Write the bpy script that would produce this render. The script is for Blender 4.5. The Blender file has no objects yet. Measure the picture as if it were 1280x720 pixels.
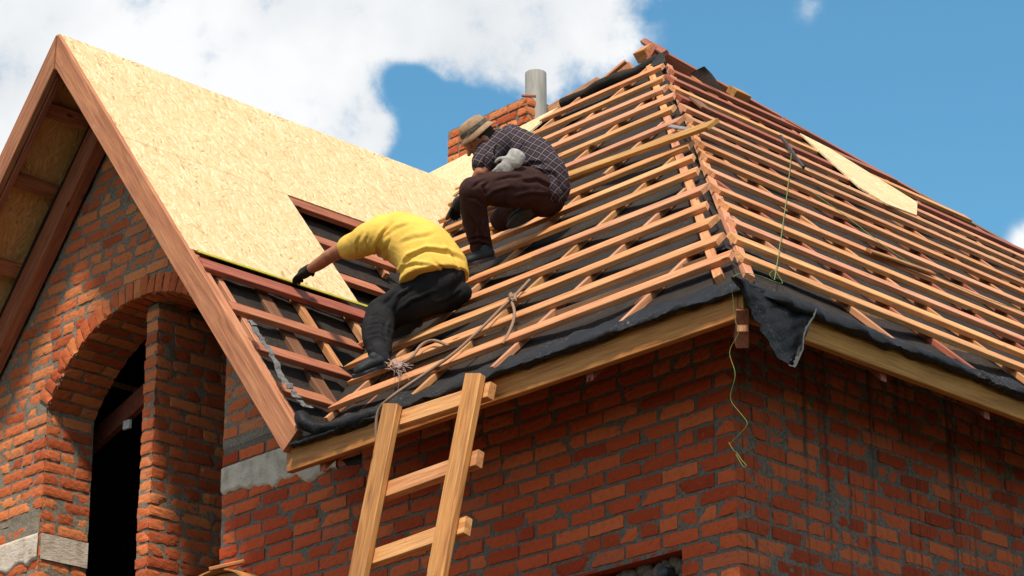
import bpy, math, random
import numpy as np
from mathutils import Vector, Matrix
SC = bpy.context.scene
COL = SC.collection
random.seed(7)
rng = np.random.default_rng(11)

# ------------------------------------------------------------------ camera
F_PX = 3268.0
CAM = np.array([7.85735571, -9.19335591, -3.51846279])
_y, _p, _r = math.radians(-45.6), math.radians(21.37), math.radians(-0.4)
FW = np.array([math.sin(_y)*math.cos(_p), math.cos(_y)*math.cos(_p), math.sin(_p)])
_r0 = np.array([math.cos(_y), -math.sin(_y), 0.0]); _u0 = np.cross(_r0, FW)
RT = math.cos(_r)*_r0 + math.sin(_r)*_u0
UP = -math.sin(_r)*_r0 + math.cos(_r)*_u0
cd = bpy.data.cameras.new('camera'); cam = bpy.data.objects.new('camera', cd); COL.objects.link(cam)
cd.sensor_width = 36.0; cd.lens = F_PX/1280*36; cd.clip_start = 0.1; cd.clip_end = 5000
M = Matrix.Identity(4)
for i in range(3):
    M[i][0] = RT[i]; M[i][1] = UP[i]; M[i][2] = -FW[i]; M[i][3] = CAM[i]
cam.matrix_world = M
SC.camera = cam
SC.view_settings.view_transform = 'Standard'; SC.view_settings.look = 'None'
SC.view_settings.gamma = 1.0; SC.view_settings.exposure = 0.0
SC.render.resolution_x = 1024; SC.render.resolution_y = 576

def ray(px, py): return FW + RT*(px-640)/F_PX - UP*(py-360)/F_PX
def atd(px, py, d): return CAM + ray(px, py)*d
def at(px, py, n, k):
    n = np.array(n, float); d = ray(px, py); return CAM + d*((k-n@CAM)/(n@d))

# ------------------------------------------------------------------ world and sun
SUN_EL, SUN_AZ = math.radians(57), math.radians(38)     # azimuth measured from -Y towards +X
SUN_DIR = np.array([math.sin(SUN_AZ)*math.cos(SUN_EL), -math.cos(SUN_AZ)*math.cos(SUN_EL), math.sin(SUN_EL)])
W = bpy.data.worlds.new('World'); SC.world = W; W.use_nodes = True
def build_world():
    nt = W.node_tree; N = nt.nodes; L = nt.links; N.clear()
    out = N.new('ShaderNodeOutputWorld'); bg = N.new('ShaderNodeBackground'); bg.inputs[1].default_value = 0.11
    sky = N.new('ShaderNodeTexSky'); sky.sky_type = 'NISHITA'; sky.sun_disc = False
    sky.sun_elevation = SUN_EL; sky.sun_rotation = math.atan2(SUN_DIR[0], SUN_DIR[1])
    sky.air_density = 1.3; sky.dust_density = 0.3; sky.ozone_density = 2.5
    tc = N.new('ShaderNodeTexCoord')
    # soft cloud banks, placed by direction in the sky
    blobs = [(40,120,.115,1.1),(190,60,.085,1.0),(330,60,.05,.9),(300,170,.04,.8),(400,110,.03,.6),(430,180,.018,.5),(480,165,.013,.7),(520,30,.026,.9),(600,30,.026,.95),(680,20,.026,.95),(760,5,.02,.7),(640,80,.016,.8),(720,45,.018,.6),(700,118,.012,.45),(590,75,.014,.5),
             (1305,312,.012,.9),(1012,8,.007,.28),(575,200,.012,.35),(455,45,.012,-.7),(470,90,.012,-.8),(560,145,.026,-1.0),(600,175,.018,-.7),(515,205,.016,-.8),(505,110,.012,-.6),(702,75,.007,-.6),(440,10,.008,-.35),(520,95,.010,-.5)]
    acc = None
    for (px, py, rad, s) in blobs:
        d = ray(px, py); d = d/np.linalg.norm(d)
        dn = N.new('ShaderNodeVectorMath'); dn.operation = 'DISTANCE'; L.new(tc.outputs['Generated'], dn.inputs[0]); dn.inputs[1].default_value = tuple(d)
        mr = N.new('ShaderNodeMapRange'); mr.interpolation_type = 'SMOOTHSTEP'
        mr.inputs[1].default_value = rad*1.6; mr.inputs[2].default_value = rad*0.1; mr.inputs[3].default_value = 0; mr.inputs[4].default_value = s
        L.new(dn.outputs['Value'], mr.inputs[0])
        if acc is None: acc = mr.outputs[0]
        else:
            a = N.new('ShaderNodeMath'); a.operation = 'ADD'; L.new(acc, a.inputs[0]); L.new(mr.outputs[0], a.inputs[1]); acc = a.outputs[0]
    cl = N.new('ShaderNodeMath'); cl.operation = 'MINIMUM'; L.new(acc, cl.inputs[0]); cl.inputs[1].default_value = 1.45
    nz = N.new('ShaderNodeTexNoise'); nz.inputs['Scale'].default_value = 32; nz.inputs['Detail'].default_value = 10; nz.inputs['Roughness'].default_value = .62; nz.inputs['Distortion'].default_value = .15
    L.new(tc.outputs['Generated'], nz.inputs['Vector'])
    # broad sky cover away from the picture: general noise clouds
    nb = N.new('ShaderNodeTexNoise'); nb.inputs['Scale'].default_value = 2.2; nb.inputs['Detail'].default_value = 6
    L.new(tc.outputs['Generated'], nb.inputs['Vector'])
    fd = N.new('ShaderNodeVectorMath'); fd.operation = 'DISTANCE'; L.new(tc.outputs['Generated'], fd.inputs[0])
    c0 = ray(800, 250); c0 = c0/np.linalg.norm(c0); fd.inputs[1].default_value = tuple(c0)
    far = N.new('ShaderNodeMapRange'); far.interpolation_type = 'SMOOTHSTEP'; far.inputs[1].default_value = .35; far.inputs[2].default_value = .7; L.new(fd.outputs['Value'], far.inputs[0])
    nbm = N.new('ShaderNodeMath'); nbm.operation = 'MULTIPLY'; L.new(nb.outputs[0], nbm.inputs[0]); L.new(far.outputs[0], nbm.inputs[1])
    nb2 = N.new('ShaderNodeMath'); nb2.operation = 'MULTIPLY'; L.new(nbm.outputs[0], nb2.inputs[0]); nb2.inputs[1].default_value = 1.2
    s1 = N.new('ShaderNodeMath'); s1.operation = 'ADD'; L.new(cl.outputs[0], s1.inputs[0]); L.new(nb2.outputs[0], s1.inputs[1])
    nm = N.new('ShaderNodeMath'); nm.operation = 'MULTIPLY_ADD'; L.new(nz.outputs[0], nm.inputs[0]); nm.inputs[1].default_value = 4.4; nm.inputs[2].default_value = -2.1
    s2 = N.new('ShaderNodeMath'); s2.operation = 'ADD'; L.new(s1.outputs[0], s2.inputs[0]); L.new(nm.outputs[0], s2.inputs[1])
    dens = N.new('ShaderNodeMapRange'); dens.interpolation_type = 'SMOOTHSTEP'; dens.inputs[1].default_value = -.15; dens.inputs[2].default_value = 1.4
    L.new(s2.outputs[0], dens.inputs[0])
    gate = N.new('ShaderNodeMapRange'); gate.interpolation_type = 'SMOOTHSTEP'; gate.inputs[1].default_value = .0; gate.inputs[2].default_value = .45; L.new(s1.outputs[0], gate.inputs[0])
    dg_ = N.new('ShaderNodeMath'); dg_.operation = 'MULTIPLY'; L.new(dens.outputs[0], dg_.inputs[0]); L.new(gate.outputs[0], dg_.inputs[1])
    # cloud body tone: white with pale grey folds
    n3 = N.new('ShaderNodeTexNoise'); n3.inputs['Scale'].default_value = 16; n3.inputs['Detail'].default_value = 7; n3.inputs['Roughness'].default_value = .5
    L.new(tc.outputs['Generated'], n3.inputs['Vector'])
    cr = N.new('ShaderNodeValToRGB'); cr.color_ramp.elements[0].position = .36; cr.color_ramp.elements[0].color = (7.2,7.5,7.8,1); cr.color_ramp.elements[1].position = .6; cr.color_ramp.elements[1].color = (8.9,9.0,9.1,1)
    L.new(n3.outputs[0], cr.inputs[0])
    hs = N.new('ShaderNodeHueSaturation'); hs.inputs['Saturation'].default_value = 1.0; hs.inputs['Value'].default_value = 1.0
    L.new(sky.outputs[0], hs.inputs['Color'])
    tint = N.new('ShaderNodeMix'); tint.data_type = 'RGBA'; tint.blend_type = 'MULTIPLY'; tint.inputs[0].default_value = 1
    L.new(hs.outputs[0], tint.inputs[6]); tint.inputs[7].default_value = SKY_TINT
    mx = N.new('ShaderNodeMix'); mx.data_type = 'RGBA'; L.new(dg_.outputs[0], mx.inputs[0]); L.new(tint.outputs[2], mx.inputs[6]); L.new(cr.outputs[0], mx.inputs[7])
    L.new(mx.outputs[2], bg.inputs[0]); L.new(bg.outputs[0], out.inputs[0])
SKY_TINT = (.78, 1.36, 1.42, 1)
build_world()
sl = bpy.data.lights.new('sun', 'SUN'); sl.energy = 5.0; sl.angle = math.radians(6.0); sl.color = (1, .92, .79)
so = bpy.data.objects.new('sun', sl); COL.objects.link(so); so.rotation_euler = Vector(SUN_DIR).to_track_quat('Z', 'Y').to_euler(); so.location = (0, 0, 30)

# ------------------------------------------------------------------ object helpers
def thing(name, label, cat, loc, group=None):
    o = bpy.data.objects.new(name, None); COL.objects.link(o); o.location = loc
    o['label'] = label; o['category'] = cat; o.empty_display_size = .2
    if group: o['group'] = group
    return o
def world_loc(o):
    v = Vector(o.location)
    return v
def link(o, parent):
    COL.objects.link(o)
    if parent is not None:
        o.parent = parent
        m = Matrix.Identity(4); p = parent
        # all parents carry pure transforms stored in matrix 'abs'
        o.matrix_parent_inverse = abs_mat(parent).inverted()
def abs_mat(o):
    b = o.matrix_basis.copy() if o.type != 'EMPTY' else Matrix.Translation(o.location)
    if o.parent is None: return b
    return abs_mat(o.parent) @ o.matrix_parent_inverse @ b
def mobj(name, V, Fc, mat, parent=None, smooth=False, attr=None, mw=None, label=None, kind=None, uv=None):
    me = bpy.data.meshes.new(name); me.from_pydata([tuple(map(float, v)) for v in V], [], [tuple(int(i) for i in f) for f in Fc]); me.validate(clean_customdata=False)
    if attr is not None:
        for k, vals in attr.items():
            a = me.attributes.new(k, 'FLOAT', 'FACE'); a.data.foreach_set('value', np.array(vals, 'f'))
    if uv is not None:
        a = me.attributes.new('surf', 'FLOAT_VECTOR', 'POINT'); a.data.foreach_set('vector', np.array(uv, 'f').ravel())
    if smooth: me.polygons.foreach_set('use_smooth', [True]*len(me.polygons))
    if mat: me.materials.append(mat)
    me.update()
    o = bpy.data.objects.new(name, me)
    if mw is not None: o.matrix_world = mw; o.matrix_basis = mw
    link(o, parent)
    if label: o['label'] = label
    if kind: o['kind'] = kind
    return o
def top(o, label, cat, group=None):
    o['label'] = label; o['category'] = cat
    if group: o['group'] = group
    return o
def unit(v): v = np.array(v, float); return v/np.linalg.norm(v)

def board(name, p0, p1, w, h, nrm, mat, parent=None, bow=.003, cut0=0.0, cut1=0.0, seed=None, label=None, ch=.003, twist=0.0, mit0=0.0, mit1=0.0):
    """plank from p0 to p1 (centre of its lower face); w across, h along nrm; cut0/cut1 slant the ends"""
    r = random.Random(seed if seed is not None else (round(float(p0[0])*977)+round(float(p1[1])*353)+round(float(p0[2])*131)))
    p0 = np.array(p0, float); p1 = np.array(p1, float); L = np.linalg.norm(p1-p0); x = (p1-p0)/L
    n = np.array(nrm, float); n = unit(n - x*(n@x)); y = np.cross(n, x)
    c = min(ch, h*.2, w*.2); sec = [(-w/2+c,0),(w/2-c,0),(w/2,c),(w/2,h-c),(w/2-c,h),(-w/2+c,h),(-w/2,h-c),(-w/2,c)]
    K = max(2, int(L/.25)); V = []; Fc = []
    ph1, ph2 = r.uniform(0,6.28), r.uniform(0,6.28); b1 = bow*r.uniform(-1,1); b2 = bow*r.uniform(-1,1)*.8
    for i in range(K+1):
        s = i/K
        tw = twist*(s-.5)
        for (a, b) in sec:
            dx = 0
            if i == 0: dx = cut0*a+mit0*(h-b)
            if i == K: dx = cut1*a+mit1*(h-b)
            wob = .0012*math.sin(9*s+ph1+a*40)
            oy = a*math.cos(tw)-(b-h/2)*math.sin(tw) + b1*math.sin(math.pi*s*1.3+ph1)*L*.6 + wob
            oz = (b-h/2)*math.cos(tw)+h/2 + a*math.sin(tw) + b2*math.sin(math.pi*s+ph2*.3)*L*.4
            V.append((s*L+dx-L/2, oy, oz))
    m = 8
    for i in range(K):
        for j in range(m):
            Fc.append((i*m+j, i*m+(j+1)%m, (i+1)*m+(j+1)%m, (i+1)*m+j))
    Fc.append(tuple(range(m-1,-1,-1))); Fc.append(tuple(K*m+j for j in range(m)))
    c0 = (p0+p1)/2
    mw = Matrix(((x[0],y[0],n[0],c0[0]),(x[1],y[1],n[1],c0[1]),(x[2],y[2],n[2],c0[2]),(0,0,0,1)))
    Fc = [f[::-1] for f in Fc]
    return mobj(name, V, Fc, mat, parent, mw=mw, label=label)

def slab(name, P, n, th, mat, parent=None, sub=0, label=None):
    """flat polygon P (3-D points in one plane) given thickness th along n (downwards)"""
    P = [np.array(p, float) for p in P]; n = unit(n); k = len(P)
    V = P+[p-n*th for p in P]
    a = np.cross(P[1]-P[0], P[2]-P[1])
    ordr = list(range(k)) if a@n > 0 else list(range(k))[::-1]
    Fc = [tuple(ordr), tuple(i+k for i in ordr[::-1])]
    for i in range(k):
        a0, a1 = ordr[i], ordr[(i+1)%k]
        Fc.append((a0, a0+k, a1+k, a1))
    # local frame so that grain follows the first edge
    x = unit(P[1]-P[0]); y = np.cross(n, x); c0 = sum(P)/k
    mw = Matrix(((x[0],y[0],n[0],c0[0]),(x[1],y[1],n[1],c0[1]),(x[2],y[2],n[2],c0[2]),(0,0,0,1)))
    inv = np.array(mw.inverted())
    V = [inv[:3,:3]@v+inv[:3,3] for v in V]
    return mobj(name, V, Fc, mat, parent, mw=mw, label=label)

def tube(name, pts, rad, mat, parent=None, m=8, smooth=True, sub=6, flat=1.0):
    pts = [np.array(p, float) for p in pts]
    rads = rad if hasattr(rad, '__len__') else [rad]*len(pts)
    Q = []; Rr = []
    n = len(pts)
    for i in range(n-1):
        a = pts[max(i-1,0)]; b = pts[i]; c = pts[i+1]; d = pts[min(i+2,n-1)]
        for k in range(sub):
            t = k/sub
            Q.append(.5*((2*b)+(-a+c)*t+(2*a-5*b+4*c-d)*t*t+(-a+3*b-3*c+d)*t**3)); Rr.append(rads[i]*(1-t)+rads[i+1]*t)
    Q.append(pts[-1]); Rr.append(rads[-1])
    V = []; Fc = []; up = np.array([.1,.2,1.0])
    for i, q in enumerate(Q):
        t = Q[min(i+1,len(Q)-1)]-Q[max(i-1,0)]; t = t/(np.linalg.norm(t)+1e-9)
        s = up - t*(up@t)
        if np.linalg.norm(s) < .05: s = np.array([1.,0,0])-t*t[0]
        s = unit(s); w = np.cross(t, s); up = s
        for j in range(m):
            a = 2*math.pi*j/m; V.append(q+Rr[i]*(math.cos(a)*s*flat+math.sin(a)*w))
    for i in range(len(Q)-1):
        for j in range(m): Fc.append((i*m+j, i*m+(j+1)%m, (i+1)*m+(j+1)%m, (i+1)*m+j))
    Fc.append(tuple(range(m-1,-1,-1))); Fc.append(tuple((len(Q)-1)*m+j for j in range(m)))
    return mobj(name, V, Fc, mat, parent, smooth=smooth)

def fbm(P, sc, seed=0, octs=4):
    """cheap smooth value noise on an (n,3) array"""
    P = np.asarray(P, float)*sc; out = np.zeros(len(P)); amp = 1; tot = 0
    for o in range(octs):
        q = P*(2**o)+seed*17.3+o*5.1; i = np.floor(q).astype(np.int64); f = q-i; f = f*f*(3-2*f)
        def h(a, b, c):
            x = (a*374761393+b*668265263+c*2147483647+seed*144665) & 0xffffffff
            x = ((x ^ (x >> 13))*1274126177) & 0xffffffff
            return ((x ^ (x >> 16)) & 0xffff)/65535.0
        r = 0
        for dx in (0,1):
            for dy in (0,1):
                for dz in (0,1):
                    w = (f[:,0] if dx else 1-f[:,0])*(f[:,1] if dy else 1-f[:,1])*(f[:,2] if dz else 1-f[:,2])
                    r = r + w*h(i[:,0]+dx, i[:,1]+dy, i[:,2]+dz)
        out += amp*(r-.5)*2; tot += amp; amp *= .5
    return out/tot

# ------------------------------------------------------------------ materials
class NB:
    def __init__(s, name):
        s.m = bpy.data.materials.new(name); s.m.use_nodes = True; s.nt = s.m.node_tree; s.N = s.nt.nodes; s.L = s.nt.links
        s.b = s.N['Principled BSDF']; s.tc = s.N.new('ShaderNodeTexCoord')
    def inp(s, sock, v):
        if hasattr(v, 'is_output') or isinstance(v, bpy.types.NodeSocket): s.L.new(v, sock)
        else: sock.default_value = v
    def mapping(s, vec, scale=(1,1,1), rot=(0,0,0), loc=(0,0,0)):
        n = s.N.new('ShaderNodeMapping'); s.L.new(vec, n.inputs[0]); n.inputs['Scale'].default_value = scale; n.inputs['Rotation'].default_value = rot; s.inp(n.inputs['Location'], loc); return n.outputs[0]
    def noise(s, vec, scale, detail=4, rough=.5, dist=0):
        n = s.N.new('ShaderNodeTexNoise'); s.L.new(vec, n.inputs['Vector']); n.inputs['Scale'].default_value = scale; n.inputs['Detail'].default_value = detail; n.inputs['Roughness'].default_value = rough; n.inputs['Distortion'].default_value = dist; return n.outputs[0]
    def vor(s, vec, scale, feat='F1', rand=1, out='Color'):
        n = s.N.new('ShaderNodeTexVoronoi'); s.L.new(vec, n.inputs['Vector']); n.inputs['Scale'].default_value = scale; n.feature = feat; n.inputs['Randomness'].default_value = rand; return n.outputs[out]
    def ramp(s, fac, stops):
        n = s.N.new('ShaderNodeValToRGB'); s.L.new(fac, n.inputs[0]); e = n.color_ramp.elements
        while len(e) < len(stops): e.new(.5)
        for i, (p, c) in enumerate(stops):
            e[i].position = p; e[i].color = (c, c, c, 1) if not hasattr(c, '__len__') else (*c, 1)
        return n.outputs[0]
    def mix(s, fac, a, b, mode='MIX'):
        n = s.N.new('ShaderNodeMix'); n.data_type = 'RGBA'; n.blend_type = mode
        s.inp(n.inputs[0], fac)
        for i, v in ((6, a), (7, b)):
            if isinstance(v, tuple) and len(v) == 3: v = (*v, 1)
            s.inp(n.inputs[i], v)
        return n.outputs[2]
    def math(s, op, a, b=0.0, c=0.0):
        n = s.N.new('ShaderNodeMath'); n.operation = op; s.inp(n.inputs[0], a); s.inp(n.inputs[1], b); s.inp(n.inputs[2], c); return n.outputs[0]
    def bump(s, h, strength=.3, dist=.01):
        n = s.N.new('ShaderNodeBump'); s.L.new(h, n.inputs['Height']); n.inputs['Strength'].default_value = strength; n.inputs['Distance'].default_value = dist
        s.L.new(n.outputs[0], s.b.inputs['Normal']); return n
    def attr(s, name, out='Fac'):
        n = s.N.new('ShaderNodeAttribute'); n.attribute_name = name; return n.outputs[out]
    def done(s, col, rough=.8, spec=.3):
        s.inp(s.b.inputs['Base Color'], col if not isinstance(col, tuple) else (*col[:3], 1)); s.inp(s.b.inputs['Roughness'], rough); s.b.inputs['Specular IOR Level'].default_value = spec
        return s.m
    def sep(s, vec):
        n = s.N.new('ShaderNodeSeparateXYZ'); s.L.new(vec, n.inputs[0]); return n.outputs

def wood_mat(name, light, mid, dark, knots=True, var=.13, rough=.62):
    b = NB(name); oi = b.N.new('ShaderNodeObjectInfo')
    off = b.math('MULTIPLY', oi.outputs['Random'], 37.0)
    cmb = b.N.new('ShaderNodeCombineXYZ'); b.L.new(off, cmb.inputs[0]); b.L.new(off, cmb.inputs[1]); b.L.new(off, cmb.inputs[2])
    v = b.mapping(b.tc.outputs['Object'], (1.1, 16, 16), loc=cmb.outputs[0])
    g = b.noise(v, 1.6, 6, .6, 1.1)
    v2 = b.mapping(b.tc.outputs['Object'], (4, 130, 130), loc=cmb.outputs[0])
    fine = b.noise(v2, 1.0, 3, .6)
    col = b.ramp(g, [(.3, dark), (.47, mid), (.68, light)])
    col = b.mix(b.ramp(fine, [(.35, .45), (.6, 0.0)]), col, tuple(c*.55 for c in dark))
    if knots:
        kv = b.mapping(b.tc.outputs['Object'], (2.2, 5.5, 5.5), loc=cmb.outputs[0])
        kd = b.vor(kv, 1.3, out='Distance')
        km = b.ramp(kd, [(.055, 1.0), (.10, 0.0)])
        col = b.mix(km, col, tuple(c*.35 for c in dark))
    sw = b.noise(b.mapping(b.tc.outputs['Object'], (95, 3, 3)), 1.0, 2); col = b.mix(b.ramp(sw, [(.55, 0.0), (.75, .22)]), col, tuple(c*.7 for c in mid))
    # weather blotches and per-board tone
    bl = b.noise(b.mapping(b.tc.outputs['Object'], (2, 6, 6), loc=cmb.outputs[0]), 1.5, 3, .6)
    col = b.mix(b.ramp(bl, [(.5, 0.0), (.72, .35)]), col, (dark[0]*.75, dark[1]*.72, dark[2]*.75))
    hs = b.N.new('ShaderNodeHueSaturation'); b.L.new(col, hs.inputs['Color'])
    val = b.math('MULTIPLY_ADD', oi.outputs['Random'], var*2, 1-var); b.L.new(val, hs.inputs['Value'])
    wn = b.N.new('ShaderNodeTexWhiteNoise'); wn.noise_dimensions = '1D'; b.L.new(off, wn.inputs['W'])
    hv = b.math('MULTIPLY_ADD', wn.outputs[0], .014, .493); b.L.new(hv, hs.inputs['Hue'])
    b.bump(b.math('ADD', b.math('MULTIPLY', fine, .6), g), .35, .004)
    return b.done(hs.outputs[0], rough, .25)
W_TAN = wood_mat('pine_tan', (.77,.39,.175), (.66,.29,.11), (.44,.155,.055))
W_PINK = wood_mat('pine_pink', (.70,.35,.185), (.60,.265,.13), (.39,.145,.07))
W_RED = wood_mat('pine_treated_red', (.46,.15,.085), (.36,.105,.058), (.22,.06,.035))
W_YEL = wood_mat('pine_yellow', (.60,.31,.10), (.50,.225,.06), (.30,.125,.04))
W_FASC = wood_mat('pine_fascia', (.62,.28,.075), (.52,.21,.048), (.34,.125,.03))
W_OLD = wood_mat('pine_weathered', (.30,.155,.075), (.23,.105,.05), (.14,.06,.03))
W_VERGE = wood_mat('pine_verge', (.56,.225,.115), (.46,.16,.08), (.30,.095,.05))

def osb_mat(name, k=1.0, tn=(1,1,1)):
    b = NB(name); o = b.tc.outputs['Object']
    def layer(rot, sc, seed):
        wv = b.noise(o, 3.0+seed, 2); 
        vv = b.mapping(o, (1,1,1), (0,0,rot), (seed*3.1,seed*1.7,seed))
        vv = b.mapping(vv, sc)
        c = b.vor(vv, 1.0, out='Color'); return b.sep(c)[0]
    l1 = layer(.25, (13, 76, 34), 1); l2 = layer(-.4, (14, 84, 34), 2); l3 = layer(.9, (16, 78, 34), 3)
    sel = b.noise(o, 14, 3); sel2 = b.noise(b.mapping(o, loc=(5,5,5)), 11, 3)
    s = b.mix(b.ramp(sel, [(.47, 0.0), (.53, 1.0)]), l1, l2); s = b.mix(b.ramp(sel2, [(.55, 0.0), (.6, 1.0)]), s, l3)
    col = b.ramp(s, [(.0, (.40*k,.23*k,.09*k)), (.06, (.58*k,.39*k,.19*k)), (.35, (.65*k,.47*k,.25*k)), (.75, (.71*k,.54*k,.31*k)), (1.0, (.80*k,.67*k,.44*k))])
    fl = b.noise(b.mapping(o, (6, 60, 6), (0,0,.3)), 3, 3, .6)
    col = b.mix(b.ramp(fl, [(.64, 0.0), (.72, .5)]), col, (.30*k,.15*k,.05*k))
    cl = b.noise(o, 1.3, 3); col = b.mix(b.ramp(cl, [(.4, 0.0), (.8, .25)]), col, (.50*k,.33*k,.15*k))
    b.bump(s, .35, .002)
    col = b.mix(1.0, col, tn, 'MULTIPLY')
    return b.done(col, .75, .2)
OSB = osb_mat('osb_board')
OSB_BOUNCE = osb_mat('osb_bounce_tint', 1.05, (1.0,.74,.52))  # same board, warm bounce light from the red timber tinted into its colour

def brick_mat(name, tone=(1,1,1), streaks=0.0, smear=.5):
    b = NB(name); o = b.tc.outputs['Object']; rnd = b.attr('rnd')
    col = b.ramp(rnd, [(0, (.36*tone[0],.050*tone[1],.018*tone[2])), (.3, (.50*tone[0],.082*tone[1],.028*tone[2])), (.65, (.60*tone[0],.11*tone[1],.038*tone[2])), (.9, (.68*tone[0],.16*tone[1],.055*tone[2])), (1, (.50*tone[0],.12*tone[1],.055*tone[2]))])
    n1 = b.noise(o, 28, 6, .65); col = b.mix(b.ramp(n1, [(.30, .4), (.48, 0.0)]), col, (.22*tone[0],.045*tone[1],.02*tone[2]))
    n2 = b.noise(b.mapping(o, loc=(3,1,7)), 60, 4, .7); col = b.mix(b.ramp(n2, [(.6, 0.0), (.72, .55)]), col, (.62*tone[0],.20*tone[1],.08*tone[2]))
    # mortar smears
    n3 = b.noise(b.mapping(o, (1,1,1.6), loc=(9,2,4)), 7, 8, .72, .6)
    mcol = b.ramp(b.noise(o, 90, 4, .7), [(.3, (.105,.078,.055)), (.7, (.19,.15,.11))])
    edge = .66-.10*smear
    col = b.mix(b.ramp(n3, [(edge, 0.0), (edge+.07, .8)]), col, mcol)
    if streaks:
        st = b.noise(b.mapping(o, (9, 9, .35)), 1.0, 4, .55); col = b.mix(b.ramp(st, [(.56, 0.0), (.68, streaks)]), col, (.06,.045,.036))
        st2 = b.noise(b.mapping(o, (26, 26, .5), loc=(4,4,0)), 1.0, 3, .6); col = b.mix(b.ramp(st2, [(.58, 0.0), (.66, streaks*.9)]), col, (.04,.03,.026))
    n5 = b.noise(b.mapping(o, (1,1,2.5)), 90, 4, .7); b.bump(b.math('ADD', n1, b.math('ADD', b.math('MULTIPLY', n2, .5), b.math('MULTIPLY', n5, .5))), .8, .007)
    return b.done(col, .9, .15)
BRICK = brick_mat('brick_red', (1.0,.93,.9), .0, .1)
BRICK_B = brick_mat('brick_red_streaked', (.82,.82,.85), .75, .3)
BRICK_G = brick_mat('brick_orange', (1.12,1.55,1.6), 0.0, .5)
def mortar_mat(name, streaks=0.0, base=(.20,.155,.125)):
    b = NB(name); o = b.tc.outputs['Object']
    n = b.noise(o, 55, 6, .7); col = b.ramp(n, [(.3, tuple(c*.45 for c in base)), (.55, base), (.8, tuple(min(1, c*1.5) for c in base))])
    n2 = b.noise(o, 3, 4); col = b.mix(b.ramp(n2, [(.45, 0.0), (.75, .4)]), col, tuple(c*.5 for c in base))
    if streaks:
        st = b.noise(b.mapping(o, (9, 9, .35)), 1.0, 4, .55); col = b.mix(b.ramp(st, [(.56, 0.0), (.68, streaks)]), col, (.06,.045,.036))
    b.bump(b.noise(o, 120, 5, .7), .8, .006)
    return b.done(col, .95, .1)
MORTAR = mortar_mat('mortar'); MORTAR_B = mortar_mat('mortar_streaked', .8)
MORTAR_G = mortar_mat('mortar_gable', 0, (.28,.225,.17))
def concrete_mat():
    b = NB('concrete'); o = b.tc.outputs['Object']
    n = b.noise(o, 9, 7, .65); col = b.ramp(n, [(.3, (.38,.29,.22)), (.5, (.64,.52,.42)), (.75, (.76,.65,.54))])
    n2 = b.noise(b.mapping(o, (1,1,3)), 30, 5, .7); col = b.mix(b.ramp(n2, [(.58, 0.0), (.7, .6)]), col, (.16,.12,.09))
    b.bump(b.math('ADD', n, n2), .7, .01); return b.done(col, .95, .1)
CONCRETE = concrete_mat()
def film_mat(name, base, rough=.55, dust=.5, sheen=0.3):
    b = NB(name); o = b.tc.outputs['Object']
    n = b.noise(o, 4, 5, .6); col = b.ramp(n, [(.3, tuple(c*.65 for c in base)), (.7, tuple(c*1.4 for c in base))])
    d = b.noise(o, 45, 6, .75); d2 = b.noise(o, 2.3, 3)
    dm = b.math('MULTIPLY', b.ramp(d, [(.56, 0.0), (.72, 1.0)]), b.ramp(d2, [(.45, 0.0), (.65, dust)]))
    col = b.mix(dm, col, (.34,.25,.17))
    w = b.noise(b.mapping(o, (1,1,1)), 400, 2)
    wr = b.noise(o, 9, 5, .6, 1.2)
    b.bump(b.math('ADD', b.math('MULTIPLY', w, .05), wr), .55, .03)
    b.b.inputs['Sheen Weight'].default_value = sheen
    return b.done(col, rough, .16)
FILM = film_mat('roof_film', (.030,.022,.018), .8, .4, 0)
FILM_EDGE = film_mat('roof_film_fold', (.014,.013,.014), .5, .9, 0)
def plain(name, col, rough=.6, spec=.4, metal=0.0, nz=.25, sc=30):
    b = NB(name); n = b.noise(b.tc.outputs['Object'], sc, 5, .6)
    c = b.ramp(n, [(.3, tuple(x*(1-nz) for x in col)), (.7, tuple(min(1, x*(1+nz)) for x in col))])
    b.bump(n, .15, .003); b.b.inputs['Metallic'].default_value = metal
    return b.done(c, rough, spec)
SILVER = plain('film_torn_fleece', (.13,.12,.115), .8, .3, 0, .3, 60)
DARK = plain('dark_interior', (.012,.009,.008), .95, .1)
def ground_mat():
    b = NB('ground_soil'); o = b.tc.outputs['Object']
    n = b.noise(o, .6, 8, .65); g = b.noise(o, .08, 4)
    c = b.ramp(n, [(.3, (.045,.036,.024)), (.7, (.085,.068,.046))]); c = b.mix(b.ramp(g, [(.5, 0.0), (.62, .85)]), c, (.035,.05,.018))
    b.bump(n, .5, .1); return b.done(c, .95, .1)
GROUND = ground_mat()

# ------------------------------------------------------------------ ground
GZ = -5.12
def ground():
    V = []; Fc = []; rad = [0, 6, 12, 20, 35, 60, 120, 300, 900, 2500]; m = 48
    V.append((-4, 5, GZ))
    for r_ in rad[1:]:
        for j in range(m):
            a = 2*math.pi*j/m; V.append((-4+r_*math.cos(a), 5+r_*math.sin(a), GZ + (0 if r_ < 30 else random.uniform(-.2,.2)*min(r_/60, 4))))
    for j in range(m): Fc.append((0, 1+j, 1+(j+1)%m))
    for i in range(len(rad)-2):
        for j in range(m): Fc.append((1+i*m+j, 1+(i+1)*m+j, 1+(i+1)*m+(j+1)%m, 1+i*m+(j+1)%m))
    mobj('ground', V, Fc, GROUND, kind='structure')
ground()

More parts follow.
